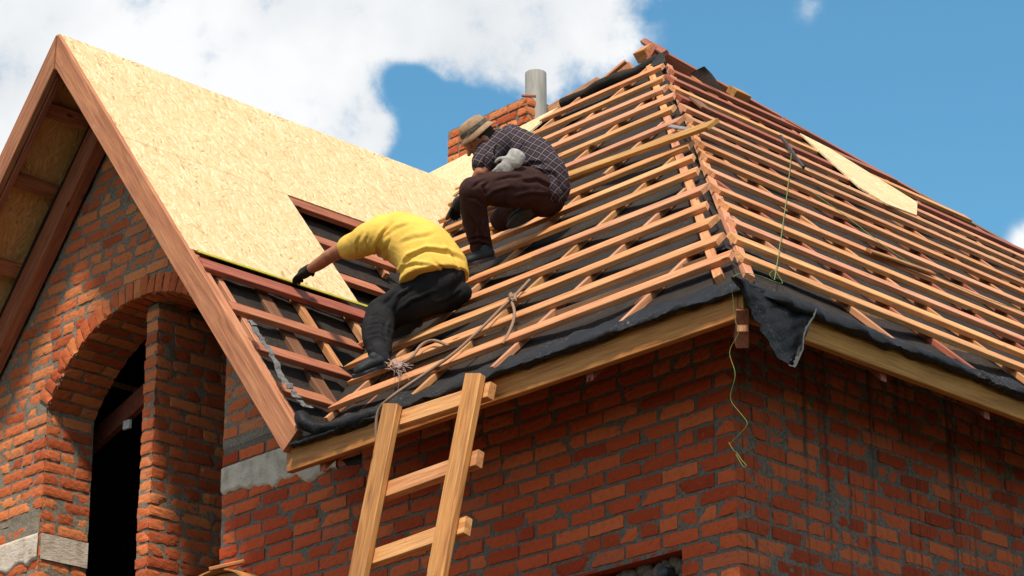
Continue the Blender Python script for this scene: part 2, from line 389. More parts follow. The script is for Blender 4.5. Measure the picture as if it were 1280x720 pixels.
# ------------------------------------------------------------------ the house
HOUSE = thing('brick_house', 'unfinished red brick house with bare timber battens on its hipped roof and front gable', 'house', (0, 0, GZ))
OH = .5454; PA = math.radians(43.5); TA = math.tan(PA)
nA = np.array([0, -math.sin(PA), math.cos(PA)]); nB = np.array([math.sin(PA), 0, math.cos(PA)])
Z0 = .85                                   # film height above the fascia line
kA = nA@np.array([0, -OH, Z0]); kB = nB@np.array([OH, 0, Z0])
APX = np.array([-5.1737, -OH, 4.307]); PGR = math.radians(52.6); PGL = math.radians(50.0)
nG = np.array([math.sin(PGR), 0, math.cos(PGR)]); kG = nG@APX            # top of the gable's boards
nL = np.array([-math.sin(PGL), 0, math.cos(PGL)])
def A(px, py, h=0): return at(px, py, nA, kA+h)
def B(px, py, h=0): return at(px, py, nB, kB+h)
def G(px, py, h=0): return at(px, py, nG, kG+h)
def zA(y): return Z0+(y+OH)*TA
def zB(x): return Z0+(OH-x)*TA
def zG(x): return APX[2]-abs(x-APX[0])*(math.tan(PGR) if x > APX[0] else math.tan(PGL))

BH, BG, BL, HG = .0630, .0190, .230, .018   # brick height, bed joint, length, head joint
def brickwork(name, mat, mmat, parent, MP, spans, v0, v1, seed=0, bh=BH, bg=BG, bl=BL, hg=HG, head=True, depth=.0045, rough=.7, umin=None, umax=None, mres=.022, sub=None, mclip=None, vstart=0.0, ulen=None, label=None, lump=1.0):
    """bricks as real, uneven blocks over a lumpy mortar bed; MP(u,v,d) -> 3-D; spans(v0,v1) -> list of (u0,u1)"""
    r = random.Random(seed); V = []; Fc = []; rnd = []
    nc0 = int(math.floor((v0-vstart)/(bh+bg))); nc1 = int(math.ceil((v1-vstart)/(bh+bg)))
    for c in range(nc0, nc1):
        zb = vstart+c*(bh+bg)+r.uniform(-.0015,.0015); zt = zb+bh
        if zt > v1+.001 or zb < v0-.001: continue
        for (ua, ub) in spans(zb, zt):
            u = ub; first = True; hdr = (c % 5 == 2) and head
            while u > ua+.02:
                L = bl if not hdr else bl*.49
                if head and not hdr and r.random() < .06: L = bl*.49
                if head and first and c % 2 == 0 and not hdr: L = bl*.49
                if not head and first and c % 2 == 0: L = bl*.5
                L *= r.uniform(.975, 1.02); first = False
                u0 = max(ua, u-L)
                if u-u0 < .03: break
                blen = u-u0; nx = max(3, int(blen/.026)); ny = max(2, int(round(bh/.018)))
                dep = depth + r.uniform(-.0035, .0035); tilt = r.uniform(-.025,.025); tx = r.uniform(-.012,.012); rt = r.uniform(-.006,.006)
                chips = [(r.choice((0,1)), r.choice((0,1)), r.uniform(.015,.05)) for _ in range(r.choice((0,1,1,2,2)))]
                base = len(V); g = {}
                ph = [r.uniform(0,6.28) for _ in range(6)]
                for j in range(ny+1):
                    for i in range(nx+1):
                        fu, fv = i/nx, j/ny
                        eu = min(fu, 1-fu)*blen; ev = min(fv, 1-fv)*bh
                        uu = u0+fu*blen; vv = zb+fv*bh
                        wig = .0024*rough*(math.sin(uu*61+ph[0])+math.sin(uu*137+ph[1])+.6*math.sin(uu*290+ph[5]))
                        if j in (0, ny): vv += wig*(1 if j else -1)*.9
                        if i in (0, nx): uu += .002*rough*math.sin(vv*150+ph[2])
                        vv += rt*(fu-.5)
                        d = dep + tilt*(fv-.5)*bh + tx*(fu-.5)*blen + rough*(.0012*math.sin(uu*83+ph[3])*math.sin(vv*97+ph[4])+r.uniform(-.0016,.0016))
                        if min(eu, ev) < .001: d -= .0025
                        for (cx_, cy_, cr) in chips:
                            q = math.hypot((fu-cx_)*blen, (fv-cy_)*bh)
                            if q < cr: d -= (cr-q)*.55; 
                        g[i, j] = len(V); V.append(MP(uu, vv, max(d, -.004)))
                for j in range(ny):
                    for i in range(nx):
                        Fc.append((g[i,j], g[i+1,j], g[i+1,j+1], g[i,j+1]))
                # sides going back into the mortar
                ring = [(i,0) for i in range(nx+1)]+[(nx,j) for j in range(1,ny+1)]+[(i,ny) for i in range(nx-1,-1,-1)]+[(0,j) for j in range(ny-1,0,-1)]
                bk = []
                for (i, j) in ring:
                    bk.append(len(V)); V.append(MP(u0+i/nx*blen, zb+j/ny*bh, -.03))
                k = len(ring)
                for q in range(k):
                    a0, a1 = g[ring[q]], g[ring[(q+1)%k]]
                    Fc.append((a1, a0, bk[q], bk[(q+1)%k]))
                rv = r.random(); rnd += [rv]*(len(Fc)-len(rnd))
                u = u0-hg*r.uniform(.6,1.5)
                if hdr and r.random() < .1: hdr = False
    o = mobj(name, V, Fc, mat, parent, attr={'rnd': rnd}, label=label)
    # mortar bed
    Vm = []; Fm = []; uu0, uu1 = umin, umax
    nu = max(2, int((uu1-uu0)/mres)); nv = max(2, int((v1-v0)/mres)); P = np.zeros(((nu+1)*(nv+1), 3)); q = 0
    for j in range(nv+1):
        for i in range(nu+1):
            P[q] = (uu0+(uu1-uu0)*i/nu, v0+(v1-v0)*j/nv, seed); q += 1
    d = fbm(P, 22, seed+3, 3)*.007 *(.5+.5*lump) - .0005 + np.maximum(0, fbm(P, 5, seed+9, 4)-.34-.2*(1-lump))*.03
    for q in range(len(P)): Vm.append(MP(P[q][0], P[q][1], d[q]))
    for j in range(nv):
        for i in range(nu):
            uc = uu0+(uu1-uu0)*(i+.5)/nu; vc = v0+(v1-v0)*(j+.5)/nv
            if mclip is None or mclip(uc, vc):
                a = j*(nu+1)+i; Fm.append((a, a+1, a+nu+2, a+nu+1))
    mobj('mortar_joints', Vm, Fm, mmat, o, smooth=False)
    return o

# arch and openings in the front wall
XL, XR = -5.893, -4.002; XC = (XL+XR)/2; HW = (XR-XL)/2; ZS = 2.02; AR = 1.13; AZ = 1.40
def arch_z(x): return AZ+math.sqrt(max(0, AR*AR-(x-XC)**2))
RING = .128
OPX0, OPX1, OPZ = -1.50, -.36, -.071            # walled up window under the eave
def front_spans(za, zb):
    zm = (za+zb)/2; lo = -7.6; hi = 0.0
    # under the gable slopes and under the eave
    def ok(x): 
        lim = max(zG(x)-.42 if x < -2.4 else -9, 1.28)
        if x < APX[0]: lim = zG(x)-.42
        return zm < lim
    xs = np.arange(lo, hi+.001, .02); 
    flag = []
    for x in xs:
        f = ok(x)
        if XL-.004 < x < XR+.004 and zm < ZS: f = False
        if abs(x-XC) < HW+RING+.02 and zm >= ZS-.03:
            rr = math.hypot(x-XC, zm-AZ)
            if rr < AR+RING: f = False
        if OPX0 < x < OPX1 and zm < OPZ-.02: f = False
        if -4.002 <= x < -3.06 and zm < 1.18 and za > 1.03-.12*(x+4)*(1 if x>-3.6 else 1)*.6: f = False
        flag.append(f)
    out = []; s = None
    for x, f in zip(xs, flag):
        if f and s is None: s = x
        if not f and s is not None:
            if x-s > .05: out.append((s, x-.02+.004))
            s = None
    if s is not None: out.append((s, hi))
    fixed = []
    for (a, b_) in out:
        if abs(a-XR) < .03: a = XR
        if abs(b_-XL) < .03: b_ = XL
        if abs(b_-OPX0) < .04: b_ = OPX0
        if abs(a-OPX1) < .03: a = OPX1
        fixed.append((a, b_))
    return fixed
def front_mclip(x, z):
    if XL < x < XR and z < ZS: return False
    if abs(x-XC) < HW+.01 and z >= ZS and math.hypot(x-XC, z-AZ) < AR: return False
    if OPX0 < x < OPX1 and z < OPZ: return False
    lim = zG(x)-.38
    if x > APX[0]: lim = max(lim, 1.3)
    return z < lim
VST = -.054-.0685-.0068
def MPfront(u, v, d): return (u, -d, v)
def MPside(u, v, d): return (d, u, v)
SPLIT = -2.9
def spans_cut(fn, lo, hi):
    def f(a, b_):
        out = []
        for (s, e) in fn(a, b_):
            s2, e2 = max(s, lo), min(e, hi)
            if e2-s2 > .04: out.append((s2, e2))
        return out
    return f
brickwork('front_wall', BRICK, MORTAR, HOUSE, MPfront, spans_cut(front_spans, -4.01, 0.0), -1.0, 1.29, seed=1, umin=-4.002, umax=0, mclip=lambda x, z: front_mclip(x, z), vstart=VST, lump=0.15, depth=.0065)
brickwork('gable_wall', BRICK_G, MORTAR_G, HOUSE, MPfront, spans_cut(front_spans, -7.6, -2.6), 1.29, 3.9, seed=2, umin=-7.6, umax=-2.4, mclip=front_mclip, vstart=VST)
brickwork('gable_wall', BRICK_G, MORTAR_G, HOUSE, MPfront, spans_cut(front_spans, -7.6, -5.89), -1.0, 1.29, seed=12, umin=-7.6, umax=XL, mclip=front_mclip, vstart=VST)
# flip order so the corner bond alternates
brickwork('side_wall', BRICK_B, MORTAR_B, HOUSE, lambda u, v, d: (d, -u, v), lambda a, b_: [(-6.2, -.0)], -1.0, 1.29, seed=3, umin=-6.2, umax=0, vstart=VST, depth=.005)
# arch ring of bricks on edge
TH0 = math.asin(HW/AR)
def MPring(u, v, d):
    a = -TH0+u/(AR+.03)          # u along the arc
    rr = AR+v; return (XC+rr*math.sin(a), -d, AZ+rr*math.cos(a))
brickwork('arch_ring', BRICK_G, MORTAR_G, HOUSE, MPring, lambda a, b_: [(0, 2*TH0*(AR+.03))], 0.0, RING+.001, seed=4, bh=.122, bg=.006, bl=.066, hg=.011, head=False, depth=.014, umin=0, umax=2*TH0*(AR+.03))
def MPsoffit(u, v, d):
    a = -TH0+u/AR; rr = AR-d; return (XC+rr*math.sin(a), v, AZ+rr*math.cos(a))
brickwork('arch_soffit', BRICK_G, MORTAR_G, HOUSE, lambda u, v, d: MPsoffit(v, u, d), lambda a, b_: [(0.0, .372)], 0, 2*TH0*AR, seed=5, head=False, umin=0.0, umax=.372, depth=.008)
brickwork('arch_jamb', BRICK_G, MORTAR_G, HOUSE, lambda u, v, d: (XL+d, -u, v), lambda a, b_: [(-.372, 0.0)], -1.0, ZS+.03, seed=6, umin=-.372, umax=0, vstart=VST, depth=.005)
brickwork('arch_jamb', BRICK_G, MORTAR_G, HOUSE, lambda u, v, d: (XR-d, u, v), lambda a, b_: [(0.0, .372)], -1.0, ZS+.03, seed=16, umin=0.0, umax=.372, vstart=VST, depth=.008)
# brick pier standing behind the arch
PX0, PX1, PY0, PZT = -5.011, -4.889, .125, 2.515
pier = brickwork('brick_pier', BRICK_G, MORTAR_G, HOUSE, lambda u, v, d: (u, PY0-d, v), lambda a, b_: [(PX0, PX1)], -1.0, PZT, seed=7, umin=PX0+.004, umax=PX1-.004, head=False, vstart=VST, depth=.006)
brickwork('brick_pier', BRICK_G, MORTAR_G, HOUSE, lambda u, v, d: (PX1+d, -u, v), lambda a, b_: [(-2.2, -PY0)], -1.0, PZT, seed=8, umin=-2.2, umax=-PY0-.004, vstart=VST, depth=.006)
def box(name, x0, x1, y0, y1, z0, z1, mat, parent, label=None, kind=None):
    V = [(x,y,z) for z in (z0,z1) for y in (y0,y1) for x in (x0,x1)]
    Fc = [(0,2,3,1),(4,5,7,6),(0,1,5,4),(2,6,7,3),(0,4,6,2),(1,3,7,5)]
    return mobj(name, V, Fc, mat, parent, label=label, kind=kind)
# pier core, top and the dark room behind
box('pier_core', PX0+.01, PX1-.008, PY0+.012, 2.3, GZ+.1, PZT-.003, MORTAR_G, pier)
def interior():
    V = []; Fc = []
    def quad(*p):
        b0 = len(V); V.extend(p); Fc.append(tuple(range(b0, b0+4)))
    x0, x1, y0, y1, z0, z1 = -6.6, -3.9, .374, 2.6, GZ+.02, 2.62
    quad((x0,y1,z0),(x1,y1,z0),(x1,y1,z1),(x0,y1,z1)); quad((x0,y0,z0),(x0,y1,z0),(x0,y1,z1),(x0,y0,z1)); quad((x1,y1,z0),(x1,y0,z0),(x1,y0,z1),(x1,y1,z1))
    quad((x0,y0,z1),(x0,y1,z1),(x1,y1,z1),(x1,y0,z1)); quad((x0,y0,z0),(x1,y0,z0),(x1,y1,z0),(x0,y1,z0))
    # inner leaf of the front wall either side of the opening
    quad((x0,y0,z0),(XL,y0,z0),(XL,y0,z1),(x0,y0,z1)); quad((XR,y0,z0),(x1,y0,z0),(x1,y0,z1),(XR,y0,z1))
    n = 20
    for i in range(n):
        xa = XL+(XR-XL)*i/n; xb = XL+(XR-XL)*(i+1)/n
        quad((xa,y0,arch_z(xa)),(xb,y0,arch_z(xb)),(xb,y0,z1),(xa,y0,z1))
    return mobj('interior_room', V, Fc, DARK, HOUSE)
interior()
# plain lower walls down to the ground and the sides that face away (procedural brick)
def simple_brick():
    b = NB('brick_far'); o = b.tc.outputs['Object']; sp = b.sep(o)
    cmb = b.N.new('ShaderNodeCombineXYZ'); b.L.new(b.math('ADD', sp[0], sp[1]), cmb.inputs[0]); b.L.new(sp[2], cmb.inputs[1])
    n = b.N.new('ShaderNodeTexBrick'); b.L.new(cmb.outputs[0], n.inputs['Vector']); n.inputs['Scale'].default_value = 1; n.inputs['Brick Width'].default_value = .248; n.inputs['Row Height'].default_value = .082; n.inputs['Mortar Size'].default_value = .007
    n.inputs['Color1'].default_value = (.50,.12,.04,1); n.inputs['Color2'].default_value = (.36,.08,.03,1); n.inputs['Mortar'].default_value = (.2,.155,.12,1)
    b.bump(n.outputs['Fac'], -.5, .01); return b.done(n.outputs['Color'], .9, .15)
BRICK_FAR = simple_brick()
def wall_sheet(name, P, mat=BRICK_FAR):
    return mobj(name, P, [tuple(range(len(P)))], mat, HOUSE)
box('lower_wall', XR, 0, -.002, .37, GZ-.05, -1.0, BRICK_FAR, HOUSE); box('lower_wall', -7.6, XL, -.002, .37, GZ-.05, -1.0, BRICK_FAR, HOUSE)
box('lower_wall', -.37, .002, .374, 14.0, GZ-.05, -1.0, BRICK_FAR, HOUSE); box('side_wall_end', -.37, .002, 6.2, 14.0, -.998, 1.29, BRICK_FAR, HOUSE)
box('window_sill_wall', XL, XR, .0, .36, GZ-.05, GZ+.9, BRICK_FAR, HOUSE)
wall_sheet('back_wall', [(0,14,GZ),(-9.5,14,GZ),(-9.5,14,1.3),(0,14,1.3)]); wall_sheet('left_wall', [(-9.5,.0,GZ),(-9.5,14,GZ),(-9.5,14,1.3),(-9.5,0,1.3)])
wall_sheet('gable_wall_end', [(-9.5,0,GZ),(-7.6,0,GZ),(-7.6,0,.95),(-9.5,0,-1.2)])

# concrete band on the front wall, broken along its lower edge
def concrete_band(x0, x1, z0, z1, seed, skew=0):
    nx, nz = 60, 14; P = []
    for j in range(nz+1):
        for i in range(nx+1): P.append((x0+(x1-x0)*i/nx, 0, z0+(z1-z0)*j/nz))
    P = np.array(P); d = fbm(P, 18, seed, 4)*.004+.016; V = []; Fc = []
    edge = fbm(np.array([(p[0], 0, 3) for p in P]), 9, seed+5, 3)*.06
    for q, p in enumerate(P):
        j = q//(nx+1); z = p[2]
        V.append((p[0], -d[q]-(0 if 0 < j < nz else -.016), z+(edge[q]+skew*(p[0]-x0))*(1-j/nz)))
    for j in range(nz):
        for i in range(nx):
            a = j*(nx+1)+i; Fc.append((a, a+1, a+nx+2, a+nx+1))
    return mobj('concrete_band', V, Fc, CONCRETE, HOUSE, smooth=True)
concrete_band(-4.0, -2.95, 1.02, 1.175, 21, -.11)
concrete_band(-7.5, XL, 1.0, 1.18, 22)
def jamb_band():
    nx, nz = 20, 10; V = []; Fc = []
    P = np.array([(0, i/nx*.37, 1.0+.17*j/nz) for j in range(nz+1) for i in range(nx+1)]); d = fbm(P, 20, 4, 4)*.004+.014
    for q, p in enumerate(P): V.append((XL+d[q], p[1], p[2]))
    for j in range(nz):
        for i in range(nx):
            a = j*(nx+1)+i; Fc.append((a, a+1, a+nx+2, a+nx+1))
    mobj('concrete_band', V, Fc, CONCRETE, HOUSE, smooth=True)
jamb_band()

# blocked window opening low in the front wall
def blocked_window():
    root = box('window_opening', OPX0, OPX1, .115, .13, -1.0, OPZ, MORTAR, HOUSE)
    box('lintel_underside', OPX0, OPX1, .0, .115, OPZ-.003, OPZ+.01, BRICK, root); box('reveal', OPX1-.001, OPX1+.02, .003, .115, -1.0, OPZ-.004, BRICK, root)
    r = random.Random(5)
    P = []; Fc = []
    for k in range(90):        # lumps of mortar and rubble squeezed under the lintel
        cx = r.uniform(OPX0, OPX1-.03); cz = OPZ-abs(r.gauss(0,.05))-.015; rad = r.uniform(.012,.045); cy = .09
        b0 = len(P); n1, n2 = 7, 5
        for j in range(n2+1):
            for i in range(n1):
                th = math.pi*j/n2; ph = 2*math.pi*i/n1; q = rad*r.uniform(.75,1.15)
                P.append((cx+q*math.sin(th)*math.cos(ph), cy+q*.9*math.sin(th)*math.sin(ph)*.9, cz+q*math.cos(th)))
        for j in range(n2):
            for i in range(n1): Fc.append((b0+j*n1+i, b0+j*n1+(i+1)%n1, b0+(j+1)*n1+(i+1)%n1, b0+(j+1)*n1+i))
    mobj('mortar_rubble', P, Fc, MORTAR, root, smooth=True)
    c = at(832, 717, (0,1,0), .05)
    tube('conduit_pipe', [c+[0,.07,0], c+[0,-.03,0]], .034, plain('dark_plastic', (.035,.035,.04), .5), root, m=20)
blocked_window()

# ------------------------------------------------------------------ main roof: film, counter battens, battens
PK = np.array([-4.2, 4.2, zA(4.2)])
FB = np.array([OH, 14.1, Z0])                      # far corner of the side slope
def zfilm_grid(name, corners, n, m, nrm, mat, parent, amp=.012, seed=1, sag=None, th=.0):
    """sheet stretched between 4 corners (bilinear), wrinkled along nrm"""
    c = [np.array(q, float) for q in corners]; P = []
    for j in range(m+1):
        for i in range(n+1):
            u, v = i/n, j/m; P.append((c[0]*(1-u)+c[1]*u)*(1-v)+(c[3]*(1-u)+c[2]*u)*v)
    P = np.array(P); d = fbm(P, 2.2, seed, 4)*amp + fbm(P, 9, seed+2, 3)*amp*.35
    if sag is not None: d = d+sag(P)
    V = P+np.outer(d, unit(nrm)); Fc = [(j*(n+1)+i, j*(n+1)+i+1, (j+1)*(n+1)+i+1, (j+1)*(n+1)+i) for j in range(m) for i in range(n)]
    return mobj(name, V, Fc, mat, parent, smooth=True)
ROWS_A = [-.15,.12,.385,.655,.94,1.25,1.53,1.80,2.09,2.37,2.69,2.99,3.27,3.54,3.87]
RA = [(y, y+.00) for y in ROWS_A]
CB_A = [-.31,-1.22,-1.85,-2.66,-3.45,-4.2,-4.95]
CB_B = [.73,1.38,2.12,2.94,3.7,4.45,5.2,5.95,6.7,7.45,8.2]
def sagA(P):
    s = np.zeros(len(P))
    for i in range(len(CB_A)-1):
        a, b_ = CB_A[i+1], CB_A[i]; t = (P[:,0]-a)/(b_-a); s = np.where((t > 0) & (t < 1), -.028*np.sin(np.pi*np.clip(t,0,1)), s)
    return s
def sagB(P):
    s = np.zeros(len(P))
    for i in range(len(CB_B)-1):
        a, b_ = CB_B[i], CB_B[i+1]; t = (P[:,1]-a)/(b_-a); s = np.where((t > 0) & (t < 1), -.03*np.sin(np.pi*np.clip(t,0,1)), s)
    return s
# front slope: from the eave up to the ridge; left edge follows the valley, then the ridge end
def ptA(x, y): return np.array([x, y, zA(y)])
def ptB(x, y): return np.array([x, y, zB(x)])
RL = ptA(-5.25, 4.12)
# valley line of film: A plane meets gable plane
def valley_x(z): return APX[0]+(APX[2]-.05-z)/math.tan(PGR)
film = zfilm_grid('roof_film', [ptA(-2.62, -OH+.02), ptA(OH-.02, -OH+.02), PK, ptA(valley_x(4.2)+.0, 3.0)], 60, 60, nA, FILM, HOUSE, .014, 3, sagA)
zfilm_grid('roof_film', [ptA(-5.06, 2.9), PK-np.array([0,.02,.02]), PK, RL], 10, 16, nA, FILM, HOUSE, .01, 4)
zfilm_grid('roof_film', [ptA(valley_x(4.2), 3.0), PK, PK, RL], 16, 10, nA, FILM, HOUSE, .006, 5)
zfilm_grid('roof_film', [ptB(OH-.02, -OH+.02), ptB(OH-.02, 14.1), PK, PK], 120, 50, nB, FILM, HOUSE, .014, 6, sagB)
# slopes facing away
mobj('rear_slope', [PK-[0,0,.02], FB-[0,0,.02], (-9.5,14.1,Z0), (-9.5,9,3.2), RL-[0,0,.02]], [(0,1,2,3,4)], FILM, HOUSE)

def cbat(name, p0, p1, nrm, mat, w=.028, h=.034): return board(name, p0, p1, w, h, nrm, mat, HOUSE, bow=.001)
rr = random.Random(3)
mats_B = [W_TAN, W_TAN, W_PINK, W_TAN, W_PINK]
HB = .034
# hip counter battens, one each side of the hip line
def hipline(off_y, off_x): 
    return np.array([off_x, off_y])
def on_hip(s, side):
    """s = distance from the corner in plan; side -1 front slope, +1 side slope"""
    x = -s; y = s
    if side < 0: return np.array([x-.055, y-.03, zA(y-.03)])
    return np.array([x+.03, y+.055, zB(x+.03)])
for side, n_ in ((-1, nA), (1, nB)):
    cuts = [-.28, 1.35, 2.75, 4.2]
    for a, b_ in zip(cuts[:-1], cuts[1:]):
        j = rr.uniform(-.02,.02)
        board('hip_batten', on_hip(a, side)+[j*.3,j*.3,0], on_hip(b_-.03, side)-[j*.3,j*.3,0], .05, HB, n_, rr.choice([W_TAN, W_PINK]), HOUSE, bow=.002)
for x in CB_A:
    y1 = min(-x-.12 if x > -4.2 else 4.1, 4.1); 
    y0 = -OH+.11
    if x < -2.6: # starts at the valley
        y0 = (APX[2]-.06-(x-APX[0])*math.tan(PGR)-Z0)/TA-OH+.10
    j = rr.uniform(-.02,.02)
    if y1-y0 > .15: cbat('counter_batten', ptA(x+j, y0), ptA(x-j, y1), nA, rr.choice([W_TAN, W_YEL, W_PINK]))
for y in CB_B:
    x1 = -y+.12 if y < 4.2 else max(-4.1, -4.04+(y-5.1)/1.97)
    j = rr.uniform(-.02,.02)
    if y > 4.2: x1 = -4.04+(y-5.1)/1.97+.05
    cbat('counter_batten', ptB(OH-.11, y+j), ptB(x1, y-j), nB, rr.choice([W_PINK, W_RED, W_TAN]))
# battens of the front slope
BW, BT = .108, .031
for k, y in enumerate(ROWS_A):
    z = zA(y); xr = -y+.03+rr.uniform(-.03,.035); 
    xl = APX[0]+(APX[2]-.02-z)/math.tan(PGR)+.10+rr.uniform(0,.04)
    if k >= 11: xl = -5.02
    if k == 0: xl = -2.62
    if k == 1: xl = -2.76
    m = [W_TAN, W_TAN, W_TAN, W_TAN, W_TAN, W_TAN, W_TAN, W_TAN, W_YEL, W_TAN, W_TAN, W_PINK, W_TAN, W_TAN, W_TAN][k]
    dz = rr.uniform(-.006,.006)
    b0 = ptA(xl, y-(.095 if k < 4 else .06 if k < 8 else .02)+rr.uniform(-.012,.012))+nA*HB; b1 = ptA(xr, y-.02+rr.uniform(-.012,.012))+nA*HB
    if k in (4, 9, 12):
        mid = b0+(b1-b0)*rr.uniform(.35,.6)
        board('batten', b0, mid, BW, BT, nA, m, HOUSE, cut0=.9, seed=k*3); board('batten', mid+unit(b1-b0)*.004+nA*.001, b1, BW*rr.uniform(.92,1.05), BT, nA, rr.choice([W_TAN, W_PINK]), HOUSE, cut1=rr.uniform(-.3,.1), seed=k*3+1)
    else:
        board('batten', b0, b1, BW*rr.uniform(.93,1.05), BT, nA, m, HOUSE, cut0=.9, cut1=rr.uniform(-.5,.1), seed=k*5)
# a loose plank lying over the battens and past the hip
board('loose_plank', A(600,262,.085), A(893,157,.10), .115, .026, nA, W_YEL, HOUSE, seed=77, label='long plank lying over the battens and sticking out past the hip')
# battens of the side slope
ROWS_B = [(.11,-.02),(-.16,.23),(-.46,.54),(-.73,.80),(-1.01,1.09),(-1.33,1.42),(-1.64,1.72),(-1.92,1.98),(-2.23,2.30),(-2.50,2.57),(-2.78,2.80),(-3.04,3.08),(-3.30,3.32),(-3.58,3.60),(-3.88,3.93)]
for k, (x, y) in enumerate(ROWS_B):
    ye = 5.1+(x+4.04)*1.97+.05; y0 = y-.07+rr.uniform(-.025,.03)
    m = [W_TAN, W_TAN, W_PINK, W_TAN, W_TAN, W_PINK, W_TAN, W_TAN, W_PINK, W_PINK, W_PINK, W_RED, W_TAN, W_RED, W_RED][k]
    brk = y0+rr.uniform(3.2, 4.6); p = y0; q = 0; pts = [y0]
    while brk < ye-1.0: pts.append(brk); brk += rr.uniform(3.4, 4.4)
    pts.append(ye)
    for a, b_ in zip(pts[:-1], pts[1:]):
        e1, e2 = rr.uniform(-.008,.008), rr.uniform(-.008,.008)
        board('batten', ptB(x+e1+.022+.012*a, a)+nB*HB, ptB(x+e2+.022+.012*b_, b_-.004)+nB*(HB+.0005), BW*rr.uniform(.93,1.05), BT, nB, m, HOUSE, cut0=rr.uniform(-.3,.3) if a == pts[0] else 0, cut1=0, seed=k*7+int(a*10)); m = rr.choice([m, W_PINK, W_TAN])
# far hip: edge board and ridge pieces
def hipfar(t): return PK*(1-t)+np.array([-3.01, 7.13, zB(-3.01)])*t
e0 = PK+np.array([.02,-.1,.11]); e1 = ptB(-3.01+.02, 7.13+.1)+nB*.02; e2 = FB+nB*.02
d01 = e1-e0
for a, b_, mm in ((0, .32, W_RED), (.33, .68, W_RED), (.69, 1.05, W_OLD), (1.06, 1.5, W_OLD), (1.51, 2.1, W_OLD), (2.11, 2.9, W_OLD)):
    board('far_hip_board', e0+d01*a+np.array([-.10,.06,-.06]), e0+d01*b_+np.array([-.10,.06,-.06]), .10, .12, nB, mm, HOUSE, seed=int(a*100))
board('ridge_stick', A(806,54,.09), A(833,69,.07), .05, .035, nA, W_RED, HOUSE, seed=8)
board('ridge_block', A(803,76,.05), A(817,70,.05), .12, .09, nA, W_TAN, HOUSE, seed=9)
board('ridge_block', B(912,118,.05), B(930,126,.05), .10, .06, nB, W_YEL, HOUSE, seed=10)
# scraps of film at the peak and beyond the far hip
def crumple(name, P, mat, parent, n=10, m=8, amp=.03, seed=1, nrm=(0,-.5,.8)):
    return zfilm_grid(name, P, n, m, nrm, mat, parent, amp, seed)
pp = lambda q, d: atd(q[0], q[1], d)
crumple('film_scrap', [pp((812,82),18.0), pp((832,76),18.0), pp((829,64),18.1), pp((820,68),18.1)], FILM_EDGE, HOUSE, seed=31)
crumple('film_scrap', [pp((862,92),19.6), pp((906,116),19.6), pp((890,92),19.65), pp((880,82),19.6)], FILM, HOUSE, seed=32, amp=.02)
# ridge film roll and rafter ends of the back slope showing over the ridge
rp = [ptA(x, 4.17)+[0,0,.03+.012*math.sin(x*9)] for x in np.linspace(-5.2, -4.15, 9)]
tube('ridge_film_fold', rp, [.045,.05,.04,.05,.045,.05,.04,.055,.06], FILM, HOUSE, m=12)
def wedge(P, d, mat):       # pointed board end standing beyond the ridge
    pts = [at(q[0], q[1], (0,1,0), d) for q in P]; return slab('rafter_end', pts, (0,-1,0), .045, mat, HOUSE)
wedge([(684,133),(720,112),(746,96),(748,108),(738,128),(690,146)], 4.32, W_PINK)
wedge([(762,108),(764,95),(785,77),(792,88),(790,102)], 4.34, W_PINK)
board('rafter_end_lath', at(748,108,(0,1,0),4.25), at(784,78,(0,1,0),4.30), .03, .03, (0,-1,.4), W_TAN, HOUSE, seed=41)

# OSB on the far left of the front slope, behind the gable
slab('osb_sheet', [A(697,134,.05), A(658,168,.05), ptA(-5.0,2.6)+nA*.05, ptA(-6.55,2.6)+nA*.05, A(535,215,.05)+[-.3,0,-.03]], nA, .014, OSB, HOUSE)
slab('roof_film', [ptA(-5.1,4.0), ptA(-5.0,2.6), ptA(-6.6,2.6), ptA(-6.6,3.7)], nA, .01, FILM, HOUSE)

# ------------------------------------------------------------------ gable roof
tG = math.tan(PGR)
def ptG(x, y, h=0): return np.array([x, y, APX[2]-(x-APX[0])*tG])+nG*h
def ptL(x, y, h=0): return np.array([x, y, APX[2]-(APX[0]-x)*math.tan(PGL)])+nL*h
YF = -OH-.02
q1 = G(258,318); q2 = G(448,378); q3 = G(360,245)
xb = (q1[0]+q2[0])/2
xj = q3[0]; ystep = q3[1]
y_end = 3.02
def valley_y(x): return (APX[2]-(x-APX[0])*tG-Z0)/TA-OH      # where the gable plane meets the front slope
mid = ptG((xj), valley_y(xj)+.05)
g_ = .0012
xm = APX[0]+(xj-APX[0])*.985
for (ya, yb_) in ((YF, .62), (.62, 1.95)):
    slab('osb_sheet', [ptG(APX[0]+.01, ya+g_), ptG(xm-g_, ya+g_), ptG(xm-g_, yb_-g_), ptG(APX[0]+.01, yb_-g_)], nG, .012, OSB, HOUSE)
slab('osb_sheet', [ptG(APX[0]+.01, 1.95+g_), ptG(xm-g_, 1.95+g_), ptG(xm-g_, valley_y(xm)+.05), ptG(APX[0]+.01, y_end+.02)], nG, .012, OSB, HOUSE)
slab('osb_sheet', [ptG(xm+g_, YF), ptG(xb, YF), ptG(xb, q2[1]), ptG(xj+.01, ystep), ptG(xm+g_, ystep)], nG, .012, OSB, HOUSE)
slab('osb_sheet', [ptL(APX[0]-.01, YF), ptL(-8.2, YF), ptL(-8.2, 3.0), ptL(APX[0]-.01, y_end)], nL, .012, OSB_BOUNCE, HOUSE)
